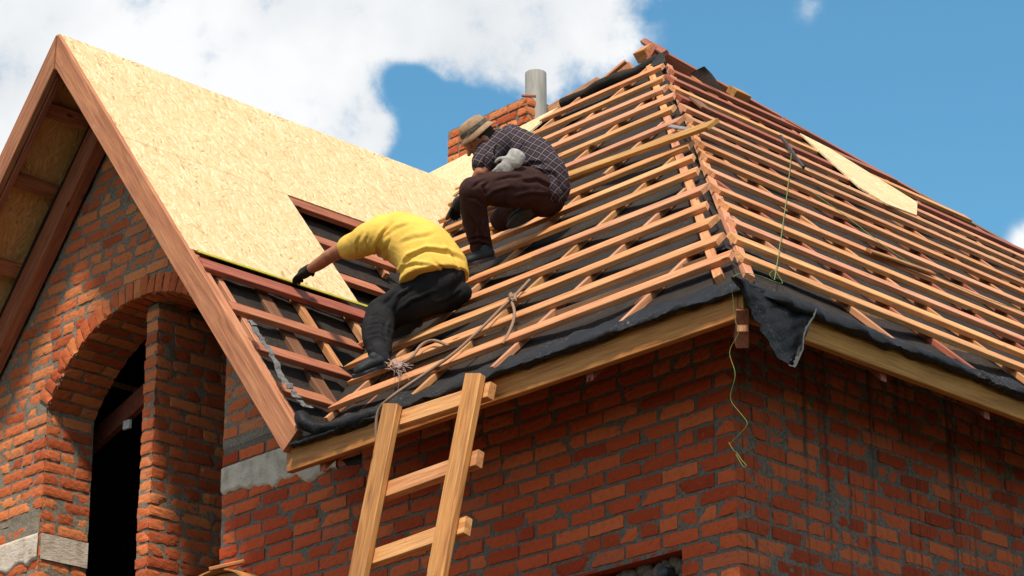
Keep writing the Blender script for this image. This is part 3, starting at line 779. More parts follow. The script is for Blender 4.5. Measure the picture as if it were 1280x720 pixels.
# verge boards (each a plank face towards the front)
def vboard(name, pa, pb, depth_, mat, pr_side, mit=1.22):
    n_ = nG if pr_side > 0 else nL
    return board(name, pa-n_*(depth_), pb-n_*(depth_), .045, depth_, n_, mat, HOUSE, bow=.002, seed=int(abs(pb[0])*100), ch=.004, mit0=mit)
YV = -OH-.022
pr_a = ptG(APX[0], YV)+[.012,0,-.02]; pr_b = ptG(-2.60, YV)
vboard('verge_board', pr_a+unit(pr_b-pr_a)*.0, pr_b, .155, W_VERGE, 1)
pl_a = ptL(APX[0], YV)+[-.012,-.0,-.02]; pl_b = ptL(-8.2, YV)
vboard('verge_board', pl_a, pl_b, .155, W_VERGE, -1)
# second thickness behind the verge on the right (rafter)
vboard('verge_rafter', ptG(APX[0]+.05, YV+.055)-nG*.02, ptG(-2.66, YV+.055)-nG*.02, .13, W_PINK, 1)
vboard('verge_rafter', ptL(APX[0]-.05, YV+.05)-nL*.02, ptL(-8.2, YV+.05)-nL*.02, .15, W_RED, -1)
# lookouts carrying the overhang, seen from below
for s in (.5, 1.02, 1.62, 2.25, 2.9, 3.55):
    dv = unit(ptL(-8.2,0)-ptL(APX[0],0)); c = ptL(APX[0], 0)+dv*s
    board('lookout', c+[0,-OH+.03,0]-nL*.07, c+[0,.35,0]-nL*.07, .10, .055, nL, W_VERGE, HOUSE, seed=int(s*100))
    dv = unit(ptG(-2.7,0)-ptG(APX[0],0)); c = ptG(APX[0], 0)+dv*s
    if s < 2.7: board('lookout', c+[0,-OH+.06,0]-nG*.16, c+[0,.0,0]-nG*.16, .10, .055, nG, W_RED, HOUSE, seed=int(s*100)+1)
# rafters lying against the gable wall
def wrafter(side):
    n_ = nL if side < 0 else nG; pf = ptL if side < 0 else ptG; xe = -8.2 if side < 0 else -2.75
    a = pf(APX[0]+side*.02, -.075)-n_*.26; a = a+unit(pf(xe,-.075)-pf(APX[0],-.075))*.15; b_ = pf(xe, -.075)-n_*.26
    board('gable_rafter', a, b_, .10, .15, n_, W_VERGE if side < 0 else W_RED, HOUSE, bow=.001, seed=50+side, mit0=1.25)
    a2 = pf(APX[0]+side*.02, -.03)-n_*.11; a2 = a2+unit(pf(xe,0)-pf(APX[0],0))*.17; b2 = pf(xe, -.03)-n_*.11
    board('gable_rafter_packing', a2, b2, .10, .045, n_, W_OLD, HOUSE, bow=.002, seed=60+side)
    t_ = [pf(APX[0]+side*(.1+.35*i), -.10)-n_*(.085+.008*math.sin(i*2.1)) for i in range(9 if side < 0 else 5)]
    tube('film_fold', t_, .022, FILM, HOUSE, m=8)
wrafter(-1); wrafter(1)
# the lower right of the gable slope: film, counter battens, battens
LOW = .062                                  # the battens lie below the level of the sheets' top face
zfilm_grid('roof_film', [ptG(xb-.02, -OH+.06, -.09), ptG(-2.60, -OH+.06, -.09), ptG(-2.60, valley_y(-2.60)+.06, -.09), ptG(xb-.02, valley_y(xb)+.1, -.09)], 30, 30, nG, FILM, HOUSE, .03, 14)
zfilm_grid('roof_film', [ptG(APX[0]+.1, -.4, -.09), ptG(xb, -.4, -.09), ptG(xb, valley_y(xb)+.12, -.09), ptG(APX[0]+.1, y_end, -.09)], 30, 30, nG, FILM, HOUSE, .018, 15)
def gb(px0, py0, px1, py1, mat, w=.085, ext0=0, ext1=0, yend=None, h=-.012, seed=1, y0=None):
    a = G(px0, py0, h); b_ = G(px1, py1, h); x = (a[0]+b_[0])/2
    ya = a[1] if y0 is None else y0; yb = b_[1] if yend is None else yend
    return board('gable_batten', ptG(x, ya, h-BT-.002), ptG(x, yb, h-BT-.002), w, BT+.006, nG, mat, HOUSE, seed=seed, bow=.0015, cut1=-.9)
gb(258,325,468,402, W_RED, .105, y0=-OH+.0, seed=71, h=.0)
gb(300,382,452,438, W_VERGE, .085, y0=-OH+.05, seed=72)
gb(332,434,436,471, W_VERGE, .085, y0=-OH+.05, seed=73)
gb(366,486,418,508, W_VERGE, .085, y0=-OH+.05, seed=74)
gb(362,250,470,292, W_RED, .10, seed=75, yend=valley_y(-4.35)+.02)
gb(393,297,492,335, W_VERGE, .085, seed=76, y0=.55)
gb(425,345,480,367, W_VERGE, .085, seed=77, y0=.55)
for (pa, pb, mt) in (((365,369),(425,456), W_TAN), ((436,394),(456,423), W_PINK), ((447,284),(476,338), W_PINK), ((250,322),(330,430), W_PINK)):
    a = G(*pa, -.05); b_ = G(*pb, -.05); y = (a[1]+b_[1])/2; board('gable_counter_batten', ptG(a[0]-.15, y, -.085), ptG(b_[0]+.06, y, -.085), .04, .045, nG, mt, HOUSE, seed=int(pa[0]))
# torn pale edge of the film along the verge
def torn_edge():
    pts = [(308,398),(318,408),(322,420),(334,436),(342,452),(352,468),(362,484),(370,496),(380,506),(388,510)]
    V = []; Fc = []; r = random.Random(2)
    for i in range(46):
        t = i/45*(len(pts)-1); k = min(int(t), len(pts)-2); f_ = t-k; px = pts[k][0]*(1-f_)+pts[k+1][0]*f_; py = pts[k][1]*(1-f_)+pts[k+1][1]*f_
        a = at(px+r.uniform(-2,2), py+r.uniform(-2,2), (0,1,0), YV+.03); b_ = a+np.array([-.012+r.uniform(-.008,.008), -.01, .004+r.uniform(-.01,.01)]); V += [a+[.006,.02,.004], a, b_]
        if i: k3 = 3*i; Fc += [(k3-3,k3-2,k3+1,k3),(k3-2,k3-1,k3+2,k3+1)]
    mobj('torn_film_edge', V, Fc, SILVER, HOUSE)
torn_edge()

# ------------------------------------------------------------------ eaves
eb = [at(360,588,(0,1,0),-OH), at(926,398,(0,1,0),-OH)]
board('fascia_board', (-2.735, -OH-.003, .738), (OH-.012, -OH-.003, .738), .142, .042, (0,-1,0), W_YEL, HOUSE, seed=90, bow=.0008) if False else None
def fascia(name, a, b_, z0, h, nrm, mat, seed):
    a = np.array([a[0], a[1], z0+h/2]); b_ = np.array([b_[0], b_[1], z0+h/2]); n_ = np.array(nrm, float)
    return board(name, a-n_*.04, b_-n_*.04, h, .042, n_, mat, HOUSE, seed=seed, bow=.0006, ch=.004)
fascia('fascia_board', (-2.735,-OH), (OH-.03,-OH), .742, .138, (0,-1,0), W_FASC, 90)
fascia('fascia_board', (OH,-OH+.005), (OH,4.9), .742, .138, (1,0,0), W_FASC, 91)
fascia('fascia_board', (OH,4.905), (OH,9.8), .742, .138, (1,0,0), W_FASC, 92); fascia('fascia_board', (OH,9.805), (OH,14.1), .742, .138, (1,0,0), W_FASC, 93)
# rafters under the film: tails show as small blocks below the fascia
def rafter(x=None, y=None, w=.045, d=.12, up=.42):
    cx, sx = math.cos(PA), math.sin(PA); k = d*.949; e = OH-.045
    if x is not None:
        p0 = np.array([x, -e+k*cx, .702+k*sx]); p1 = p0+np.array([0, up, up*TA]); board('rafter', p0, p1, w, d, (0,0,1), W_RED, HOUSE, seed=int(abs(x)*50), bow=.0, mit0=-.949)
    else:
        p0 = np.array([e-k*cx, y, .702+k*sx]); p1 = p0+np.array([-up, 0, up*TA]); board('rafter', p0, p1, w, d, (0,0,1), W_RED, HOUSE, seed=int(abs(y)*50), bow=.0, mit0=-.949)
for (px, py) in ((404,586),(738,466)):
    rafter(x=at(px, py, (0,1,0), -OH+.05)[0])
for x in (-1.7, .05-.4): pass
for (px, py) in ((1103,466),(1232,515)):
    rafter(y=at(px, py, (1,0,0), OH-.05)[1])
for y in (4.9, 5.9, 6.9): rafter(y=y)
cb0 = at(928, 400, (0,1,0), -OH+.03)
board('hip_rafter_end', np.array([OH-.055, -OH+.055, .68]), np.array([OH-.055, -OH+.055, .87]), .055, .055, (1,-1,0), W_PINK, HOUSE, seed=95, bow=0)
board('hip_rafter', np.array([OH-.06, -OH+.06, .62]), np.array([OH-2.2, -OH+2.2, .62+2.14*TA]), .06, .18, (0,0,1), W_RED, HOUSE, seed=96, bow=0)
# wall plate and dark boxing behind the fascia
box('wall_plate', -2.6, .0, -.0, .12, 1.29, 1.40, W_OLD, HOUSE); box('wall_plate', -.12, -.0, .0, 13.9, 1.29, 1.40, W_OLD, HOUSE)
# heavy film fold rolled over the eave edge
def eave_fold(name, pts, rads, mat=FILM_EDGE, squash=.75, seed=1, amp=.018):
    o = tube(name, pts, rads, mat, HOUSE, m=16, sub=8, flat=squash)
    me = o.data; n = len(me.vertices); co = np.zeros(n*3); me.vertices.foreach_get('co', co); co = co.reshape(-1,3)
    d = fbm(co, 7, seed, 4); d2 = fbm(co*np.array([1,1,.4]), 20, seed+1, 3)
    nr = np.zeros(n*3); me.vertices.foreach_get('normal', nr); nr = nr.reshape(-1,3)
    co = co+nr*(d*amp+d2*.006)[:,None]; me.vertices.foreach_set('co', co.ravel()); me.update(); return o
def draped_eave(name, s0, s1, place, low, high, bulge, seed, amp=.02):
    """film coming down the slope, folding over the eave edge and hanging a little in front of the board"""
    n = int((s1-s0)/.03); prof = [(.20,.004),(.12,.016),(.05,.030+bulge*.5),(.01,.036+bulge),(-.022-bulge*.4,.026+bulge),(-.042-bulge*.9,.0),(-.040-bulge*.8,-.02),(-.030,-.035),(-.022,-.040)]
    m = len(prof); S = np.array([s0+(s1-s0)*i/n for i in range(n+1)]); Z_ = np.zeros(n+1)
    f1 = fbm(np.c_[S*2.2, Z_, Z_], 1, seed, 3); f2 = fbm(np.c_[S*6, Z_, Z_], 1, seed+4, 3); f3 = fbm(np.c_[S*16, Z_, Z_], 1, seed+8, 2)
    V = []; P = []
    for i in range(n+1):
        h = 1+.55*f1[i]; hang = low+(high-low)*(.5+.9*f1[i]+.5*f2[i]+.15*f3[i])
        for k, (a, z) in enumerate(prof):
            out = -a*(1 if a > 0 else h); zz = z*(h if z > 0 else 1)
            if z <= 0: zz = z*max(hang, .004)/.04
            V.append(place(S[i], out, zz)); P.append((S[i]*1.0, k*.09, seed))
    V = np.array(V); P = np.array(P); d = fbm(P, 9, seed+20, 4)*amp*1.6+fbm(P, 30, seed+30, 2)*amp*.4
    me_n = place(0, 1, 0)-place(0, 0, 0); V = V+np.outer(d, unit(me_n+np.array([0,0,.6])))
    Fc = [(i*m+k, i*m+k+1, (i+1)*m+k+1, (i+1)*m+k) for i in range(n) for k in range(m-1)]
    return mobj(name, V, Fc, FILM_EDGE, HOUSE, smooth=True)
def placeA(s_, out, z): return np.array([min(s_, OH+out), -OH-out, Z0+.012+z+(max(0, -out))*TA])
def placeB(s_, out, z): return np.array([OH+out, max(s_, -OH-out), Z0+.012+z+(max(0, -out))*TA])
draped_eave('eave_film_fold', -2.66, OH+.06, placeA, -.004, .016, .010, 51)
draped_eave('eave_film_fold', -OH-.06, 13.9, placeB, .0, .03, .026, 52)
pA = [at(376,522,(0,1,0),-OH-.03), at(384,531,(0,1,0),-OH-.03), at(402,537,(0,1,0),-OH-.02), at(430,533,(0,1,0),-OH-.01), at(470,520,(0,1,0),-OH), at(505,508,(0,1,0),-OH+.02)]
eave_fold('eave_film_bunch', pA, [.03,.045,.05,.046,.04,.02], seed=53, squash=.6, amp=.035)
# film lying on the slope between the fold and the first batten gets small waves
# torn flap hanging at the corner
def flap():
    out_l = [(914,345),(924,362),(936,382),(947,402),(957,424),(969,442),(982,454),(990,459)]
    out_r = [(932,350),(958,364),(985,378),(1020,384),(1019,396),(1008,412),(1004,436),(996,457)]
    V = []; n = 8; m = 22
    def interp(arr, t):
        s = t*(len(arr)-1); k = min(int(s), len(arr)-2); f_ = s-k; return arr[k][0]*(1-f_)+arr[k+1][0]*f_, arr[k][1]*(1-f_)+arr[k+1][1]*f_
    for j in range(m+1):
        a = interp(out_l, j/m); b_ = interp(out_r, j/m)
        for i in range(n+1):
            u = i/n; px = a[0]*(1-u)+b_[0]*u; py = a[1]*(1-u)+b_[1]*u
            d = OH+.055+.03*math.sin(u*4.2+j*.12)+.02*math.sin(j*.5+u*2)*u
            cr = .012*math.sin(px*.21+py*.13)*math.sin(py*.17-px*.05)+.006*math.sin(px*.6+py*.35)
            V.append(at(px, py, (1,0,0), d)+np.array([cr,0,0]))
    Fc = [(j*(n+1)+i, j*(n+1)+i+1, (j+1)*(n+1)+i+1, (j+1)*(n+1)+i) for j in range(m) for i in range(n)]
    base = len(V); V2 = V+[v-np.array([.004,.0,0]) for v in V]; F2 = Fc+[tuple(i+base for i in f[::-1]) for f in Fc]
    o = mobj('film_flap', V2, F2, FILM_EDGE, HOUSE, smooth=True, label='torn triangular flap of black film hanging from the roof corner')
    # stitched pale dashes and a frayed grey hem
    def pt(px, py, e=.012): return at(px, py, (1,0,0), OH+.055+.03+e)
    V = []; Fc = []
    line = [(945,382),(958,402),(970,426),(978,440),(992,452)]
    for k in range(14):
        t = k/14; a = interp(line, t); b_ = interp(line, t+.035); p = pt(*a); q = pt(*b_); w = np.array([0,.0016,.001]); b0 = len(V); V += [p-w, p+w, q+w, q-w]; Fc.append((b0,b0+1,b0+2,b0+3))
    mobj('stitching', V, Fc, plain('thread_grey', (.07,.07,.075), .8), o)
    V = []; Fc = []; r = random.Random(9); hem = [(1021,386),(1017,397),(1008,410),(1005,420),(1004,436),(999,448),(994,459),(986,457)]
    for k in range(30):
        a = interp(hem, k/29); p = pt(a[0], a[1], -.01); w = np.array([.0, -.02 if k > 20 else -.006, 0])*r.uniform(.5,1.6); V += [p+[0,.003,0], p+w+[0,0,.004]]
        if k: b0 = 2*k; Fc.append((b0-2,b0-1,b0+1,b0))
    mobj('frayed_hem', V, Fc, SILVER, o)
flap()
# lump of film hanging below the fascia at its left end
V = []
crumple('hanging_film', [at(424,574,(0,1,0),-OH+.08), at(452,566,(0,1,0),-OH+.1), at(452,580,(0,1,0),-OH+.1), at(432,582,(0,1,0),-OH+.08)], FILM, HOUSE, amp=.03, seed=61, nrm=(0,-1,0))

# ------------------------------------------------------------------ chimney
def chimney():
    c = atd(659, 120, 23.0); w, dp, hh = 1.02, .40, 1.7
    x1, y0, zt = c[0], c[1], c[2]
    root = brickwork('chimney', BRICK_G, MORTAR_G, HOUSE, lambda u, v, d: (u, y0-d, v), lambda a, b_: [(x1-w, x1)], zt-hh, zt, seed=31, umin=x1-w, umax=x1, vstart=zt, depth=.012)
    brickwork('chimney_side', BRICK_G, MORTAR_G, root, lambda u, v, d: (x1+d, -u, v), lambda a, b_: [(-y0-dp, -y0)], zt-hh, zt, seed=32, umin=-y0-dp, umax=-y0, vstart=zt, depth=.012)
    box('chimney_core', x1-w+.004, x1-.004, y0+.004, y0+dp, zt-hh-1.5, zt-.004, MORTAR_G, root)
    m = NB('asbestos_pipe'); o = m.tc.outputs['Object']; n = m.noise(m.mapping(o, (8,8,1.2)), 3, 5); m.bump(n, .3, .01)
    pm = m.done(m.ramp(n, [(.3, (.30,.27,.24)), (.7, (.46,.43,.39))]), .85, .2)
    pc = atd(670, 126, 23.15); r_ = .095; V = []; Fc = []; n_ = 32; zt2 = pc[2]+.27; zb = pc[2]-.3
    for (rr_, z) in ((r_, zb), (r_, zt2-.004), (r_-.004, zt2), (r_-.018, zt2), (r_-.018, zt2-.25)):
        for i in range(n_): a = 2*math.pi*i/n_; V.append((pc[0]+rr_*math.cos(a), pc[1]+rr_*math.sin(a), z))
    for k in range(4):
        for i in range(n_): Fc.append((k*n_+i, k*n_+(i+1)%n_, (k+1)*n_+(i+1)%n_, (k+1)*n_+i))
    mobj('flue_pipe', V, Fc, pm, root, smooth=False)
    a = atd(652, 121, 22.9); board('rod_stub', a, a+np.array([.08,.1,.0]), .02, .02, (0,0,1), W_RED, root, bow=0)
chimney()
#@@DETAILS
# ------------------------------------------------------------------ body building
def loft(pts, rad, up=None, m=14, capk=3, flat0=False):
    """closed tube through pts with elliptical radii [(a,b)]; a along 'up'"""
    pts = [np.array(p, float) for p in pts]; rad = [(r, r) if not hasattr(r, '__len__') else r for r in rad]
    Q = []; Rr = []; n = len(pts)
    for i in range(n-1):
        a = pts[max(i-1,0)]; b = pts[i]; c = pts[i+1]; d = pts[min(i+2,n-1)]
        for k in range(5):
            t = k/5; Q.append(.5*((2*b)+(-a+c)*t+(2*a-5*b+4*c-d)*t*t+(-a+3*b-3*c+d)*t**3)); ts = t*t*(3-2*t); Rr.append((rad[i][0]*(1-ts)+rad[i+1][0]*ts, rad[i][1]*(1-ts)+rad[i+1][1]*ts))
    Q.append(pts[-1]); Rr.append(rad[-1])
    # rounded ends
    t0 = unit(Q[0]-Q[1]); t1 = unit(Q[-1]-Q[-2]); r0 = Rr[0]; r1 = Rr[-1]; q0, q1_ = Q[0], Q[-1]
    pre = []; post = []
    for k in range(1, capk+1):
        a = math.pi/2*k/capk*.96; f = math.cos(a); g = math.sin(a)
        pre.insert(0, (q0+t0*min(r0)*g, (r0[0]*f, r0[1]*f))); post.append((q1_+t1*min(r1)*g, (r1[0]*f, r1[1]*f)))
    if flat0: pre = []
    Q = [p[0] for p in pre]+Q+[p[0] for p in post]; Rr = [p[1] for p in pre]+Rr+[p[1] for p in post]
    u = np.array(up, float) if up is not None else np.array([.13,.21,1.0]); V = []; Fc = []
    for i, q in enumerate(Q):
        t = unit(Q[min(i+1,len(Q)-1)]-Q[max(i-1,0)]); s = u-t*(u@t)
        if np.linalg.norm(s) < 1e-3: s = np.array([1.,.3,0])-t*t[0]
        s = unit(s); w = np.cross(t, s)
        if up is None: u = s
        for j in range(m):
            a = 2*math.pi*j/m; V.append(q+Rr[i][0]*math.cos(a)*s+Rr[i][1]*math.sin(a)*w)
    for i in range(len(Q)-1):
        for j in range(m): Fc.append((i*m+j, i*m+(j+1)%m, (i+1)*m+(j+1)%m, (i+1)*m+j))
    Fc.append(tuple(range(m-1,-1,-1))); Fc.append(tuple((len(Q)-1)*m+j for j in range(m)))
    return V, Fc
def ell(c, ax, rad, m=16, n=10):
    V = []; Fc = []; c = np.array(c, float)
    for j in range(n+1):
        th = math.pi*(j+.02 if j == 0 else (j-.02 if j == n else j))/n
        for i in range(m):
            ph = 2*math.pi*i/m; V.append(c+ax[0]*rad[0]*math.sin(th)*math.cos(ph)+ax[1]*rad[1]*math.sin(th)*math.sin(ph)+ax[2]*rad[2]*math.cos(th))
    for j in range(n):
        for i in range(m): Fc.append((j*m+i, (j+1)*m+i, (j+1)*m+(i+1)%m, j*m+(i+1)%m))
    Fc.append(tuple(range(m-1,-1,-1))[::-1]); Fc.append(tuple(n*m+j for j in range(m))[::-1])
    return V, Fc
def fuse(name, parts, mat, parent, vox=.011, smooth=6, wr=0, wsc=9, seed=1, stretch=(1,1,1), label=None, folds=()):
    """union of closed pieces into one continuous skin"""
    V = []; Fc = []
    for v, f in parts:
        b0 = len(V); V += v; Fc += [tuple(i+b0 for i in g) for g in f]
    me = bpy.data.meshes.new('tmp'); me.from_pydata([tuple(map(float, v)) for v in V], [], Fc); o = bpy.data.objects.new('tmp', me); COL.objects.link(o)
    import bmesh
    bm = bmesh.new(); bm.from_mesh(me); bmesh.ops.recalc_face_normals(bm, faces=bm.faces); bm.to_mesh(me); bm.free()
    r = o.modifiers.new('r', 'REMESH'); r.mode = 'VOXEL'; r.voxel_size = vox
    if smooth: s = o.modifiers.new('s', 'SMOOTH'); s.factor = .5; s.iterations = smooth
    dg = bpy.context.evaluated_depsgraph_get(); ev = o.evaluated_get(dg); m2 = bpy.data.meshes.new_from_object(ev)
    bpy.data.objects.remove(o); bpy.data.meshes.remove(me)
    n = len(m2.vertices); co = np.zeros(n*3); m2.vertices.foreach_get('co', co); co = co.reshape(-1,3)
    if wr:
        nr = np.zeros(n*3); m2.vertices.foreach_get('normal', nr); nr = nr.reshape(-1,3)
        w_ = fbm(co, 3, seed+7, 2)[:,None]*.12
        q = (co+w_)*np.array(stretch)
        d = fbm(q, wsc, seed, 3); rid = 1-np.abs(d)*3.2; rid = np.clip(rid, -.5, 1)
        co = co+nr*((rid-.4)*wr)[:,None]
        if len(folds):
            rel = co-CAM; z = rel@FW; px = 640+F_PX*(rel@RT)/z; py = 360-F_PX*(rel@UP)/z; q2 = np.c_[px, py]; wv = fbm(co, 11, seed+50, 2)*2.0; acc = np.zeros(len(co))
            for (pl_, wd, am) in folds:
                best = np.full(len(co), 1e9); tt = np.zeros(len(co)); sg = np.zeros(len(co)); nseg = len(pl_)-1
                for k in range(nseg):
                    a = np.array(pl_[k], float); e = np.array(pl_[k+1], float)-a; L2 = e@e; t = np.clip(((q2-a)@e)/L2, 0, 1); c = a+t[:,None]*e; dd = q2-c; dist = np.hypot(dd[:,0], dd[:,1])
                    side = np.sign(dd[:,0]*e[1]-dd[:,1]*e[0]); m_ = dist < best; best[m_] = dist[m_]; tt[m_] = (k+t[m_])/nseg; sg[m_] = side[m_]
                x = (best*sg+wv)/wd; env = np.clip(np.sin(np.pi*np.clip(tt, .03, .97))*1.6, 0, 1)
                acc += am*env*(-np.exp(-x*x*2.2)+.75*np.exp(-(x-1.25)**2*1.6))
            co = co+nr*acc[:,None]
        m2.vertices.foreach_set('co', co.ravel())
    m2.polygons.foreach_set('use_smooth', [True]*len(m2.polygons)); m2.materials.clear(); m2.materials.append(mat); m2.name = name; m2.update()
    ob = bpy.data.objects.new(name, m2); link(ob, parent)
    if label: ob['label'] = label
    return ob
def J(px, py, d): return atd(px, py, d)
def cloth(name, col, nz=.2, sc=12, rough=.9, sheen=0):
    b = NB(name); o = b.tc.outputs['Object']; n = b.noise(o, sc, 5, .6)
    c = b.ramp(n, [(.3, tuple(x*(1-nz) for x in col)), (.7, tuple(min(1, x*(1+nz)) for x in col))])
    w = b.noise(o, 260, 2); wr = b.noise(o, 14, 4, .6, 1.5); b.bump(b.math('ADD', b.math('MULTIPLY', w, .1), wr), .4, .012); b.b.inputs['Sheen Weight'].default_value = sheen
    return b.done(c, rough, .2)
YELLOW = cloth('yellow_cotton', (.74,.46,.085), .08, 6, .85, 0); BLACKP = cloth('black_trousers', (.013,.012,.013), .3); MAROON = cloth('maroon_trousers', (.040,.016,.014), .3)
GLOVEB = cloth('black_glove', (.016,.016,.018), .3); GLOVEW = cloth('white_knit_glove', (.36,.34,.32), .25, 40); SHOE = cloth('dark_shoe', (.022,.025,.028), .3, 20, .6); HAT = cloth('hat_canvas', (.32,.20,.12), .35, 14); HATD = cloth('hat_band_dark', (.085,.075,.06), .5, 30)
def skin():
    b = NB('skin_tanned'); o = b.tc.outputs['Object']; n = b.noise(o, 25, 4); c = b.ramp(n, [(.3, (.30,.105,.055)), (.7, (.42,.165,.09))])
    b.b.inputs['Subsurface Weight'].default_value = .08; b.b.inputs['Subsurface Radius'].default_value = (.02,.008,.004); b.bump(n, .1, .003); return b.done(c, .55, .35)
SKIN = skin()
HAIR = cloth('dark_hair', (.03,.02,.014), .4, 60)
def plaid():
    b = NB('plaid_shirt'); o = b.tc.outputs['Object']
    wob = b.N.new('ShaderNodeTexNoise'); b.L.new(o, wob.inputs['Vector']); wob.inputs['Scale'].default_value = 5; wob.inputs['Detail'].default_value = 2
    vs = b.N.new('ShaderNodeVectorMath'); vs.operation = 'MULTIPLY_ADD'; b.L.new(wob.outputs['Color'], vs.inputs[0]); vs.inputs[1].default_value = (.025,.025,.025); b.L.new(o, vs.inputs[2])
    sp_ = unit(RT*.82-UP*.57); ax2 = unit(RT*.5+UP*.8+FW*.25); ax1 = unit(sp_-FW*.2)
    def lines(ax, step, width, ph=0.0):
        d = b.N.new('ShaderNodeVectorMath'); d.operation = 'DOT_PRODUCT'; b.L.new(vs.outputs[0], d.inputs[0]); d.inputs[1].default_value = tuple(ax/step)
        f = b.math('FRACT', b.math('ADD', d.outputs['Value'], ph+100)); t = b.math('ABSOLUTE', b.math('SUBTRACT', f, .5)); return b.ramp(t, [(width, 1.0), (width+.035, 0.0)])
    base = (.016,.016,.032)
    wide = b.math('ADD', lines(ax1, .042, .2, .5), lines(ax2, .042, .2, .5)); c = b.mix(b.math('MULTIPLY', wide, .45), base, (.055,.038,.045))
    l = b.math('MAXIMUM', lines(ax1, .042, .035), lines(ax2, .042, .035)); c = b.mix(b.math('MULTIPLY', l, .6), c, (.30,.21,.16))
    b.bump(b.noise(o, 14, 4, .6, 1.5), .4, .012); return b.done(c, .9, .15)
PLAID = plaid()

def hand(parts, wrist, tip, palm_n, size=1.0, curl=.5, spread=.1):
    """palm and five bent fingers; wrist -> tip is the hand's direction"""
    w = np.array(wrist, float); f = unit(np.array(tip, float)-w); n = np.array(palm_n, float); n = unit(n-f*(n@f)); s = np.cross(f, n)
    k = size
    kn = w+f*.085*k
    parts.append(loft([w, w+f*.045*k, kn], [(.02*k,.028*k), (.017*k,.04*k), (.014*k,.038*k)], up=n))
    for i, (o, L) in enumerate(((-.032,.068),(-.011,.078),(.011,.074),(.032,.058))):
        a = kn+s*o*k; d1 = unit(f+s*o*spread*8+n*curl*.3); b_ = a+d1*L*.45*k; d2 = unit(f+n*curl*1.2); c = b_+d2*L*.32*k; d3 = unit(f*.6+n*curl*2.2); e = c+d3*L*.25*k
        parts.append(loft([a-d1*.01, b_, c, e], [.0105*k,.0098*k,.009*k,.008*k], m=8))
    a = w+f*.025*k-s*.028*k; b_ = a+(f*.5-s*.6+n*.3)*.045*k; c = b_+(f*.8-s*.15+n*.5)*.035*k
    parts.append(loft([a, b_, c], [.015*k,.012*k,.0095*k], m=8))
def shoe(name, heel, toe, up_, parent, mat, L=None, w=.048):
    h = np.array(heel, float); t = np.array(toe, float); f = unit(t-h); u = np.array(up_, float); u = unit(u-f*(u@f)); D = np.linalg.norm(t-h)
    p = [loft([h+f*.03+u*.03, h+f*D*.4+u*.03, h+f*D*.7+u*.026, t-f*.035+u*.02], [(.034,w*.8),(.036,w*.85),(.030,w),(.02,w*.8)], up=u), loft([h+f*.04+u*.03, h+f*.05+u*.06], [.038,.03], up=f)]
    o = fuse(name, p, mat, parent, vox=.008, smooth=3)
    s_ = np.cross(f, u); V = []; Fc = []; n = 28
    for lay, (z, g) in enumerate(((-.012, .94), (-.010, 1.02), (.006, 1.03), (.010, .97))):
        for i in range(n):
            a = 2*math.pi*i/n; ca = math.cos(a); ww = w*(1.0 if ca > 0 else .82)
            V.append(h+f*(D/2+D/2*ca*1.0)*1.0+s_*ww*math.sin(a)*g*(1-.12*abs(ca))+u*z)
    for k in range(3):
        for i in range(n): Fc.append((k*n+i, k*n+(i+1)%n, (k+1)*n+(i+1)%n, (k+1)*n+i))
    Fc.append(tuple(range(n-1,-1,-1))); Fc.append(tuple(3*n+j for j in range(n)))
    mobj('sole', V, Fc, SOLE, o, smooth=False); return o
SOLE = plain('shoe_sole', (.05,.052,.058), .7, .3)
def head(parts, c, fwd, up_, k=1.0):
    f = unit(fwd); u = np.array(up_, float); u = unit(u-f*(u@f)); s = np.cross(f, u)
    parts.append(ell(c+u*.025*k, (f,s,u), (.095*k,.078*k,.09*k))); parts.append(ell(c+f*.025*k-u*.045*k, (f,s,u), (.062*k,.056*k,.07*k)))
    parts.append(loft([c+f*.088*k+u*.015*k, c+f*.112*k-u*.022*k], [.009*k,.015*k], m=8)); parts.append(ell(c+f*.088*k-u*.062*k, (f,s,u), (.014*k,.024*k,.007*k))); parts.append(ell(c+f*.084*k-u*.076*k, (f,s,u), (.012*k,.02*k,.007*k)))
    parts.append(ell(c+f*.07*k-u*.098*k, (f,s,u), (.024*k,.026*k,.02*k))); parts.append(ell(c+f*.084*k+u*.032*k, (f,s,u), (.014*k,.055*k,.009*k)))
    for e in (-1, 1): parts.append(ell(c+s*.078*k*e-f*.005*k-u*.008*k, (f,s,u), (.022*k,.011*k,.034*k)))
    return f, u, s
def eyes(c, f, u, s, parent, k=1.0):
    for e in (-1, 1):
        v, fc = ell(c+f*.083*k+s*.031*k*e+u*.012*k, (f,s,u), (.011,.013,.009), 12, 8); mobj('eye', v, fc, EYE, parent, smooth=True)
EYE = plain('eye', (.12,.09,.07), .25, .5)

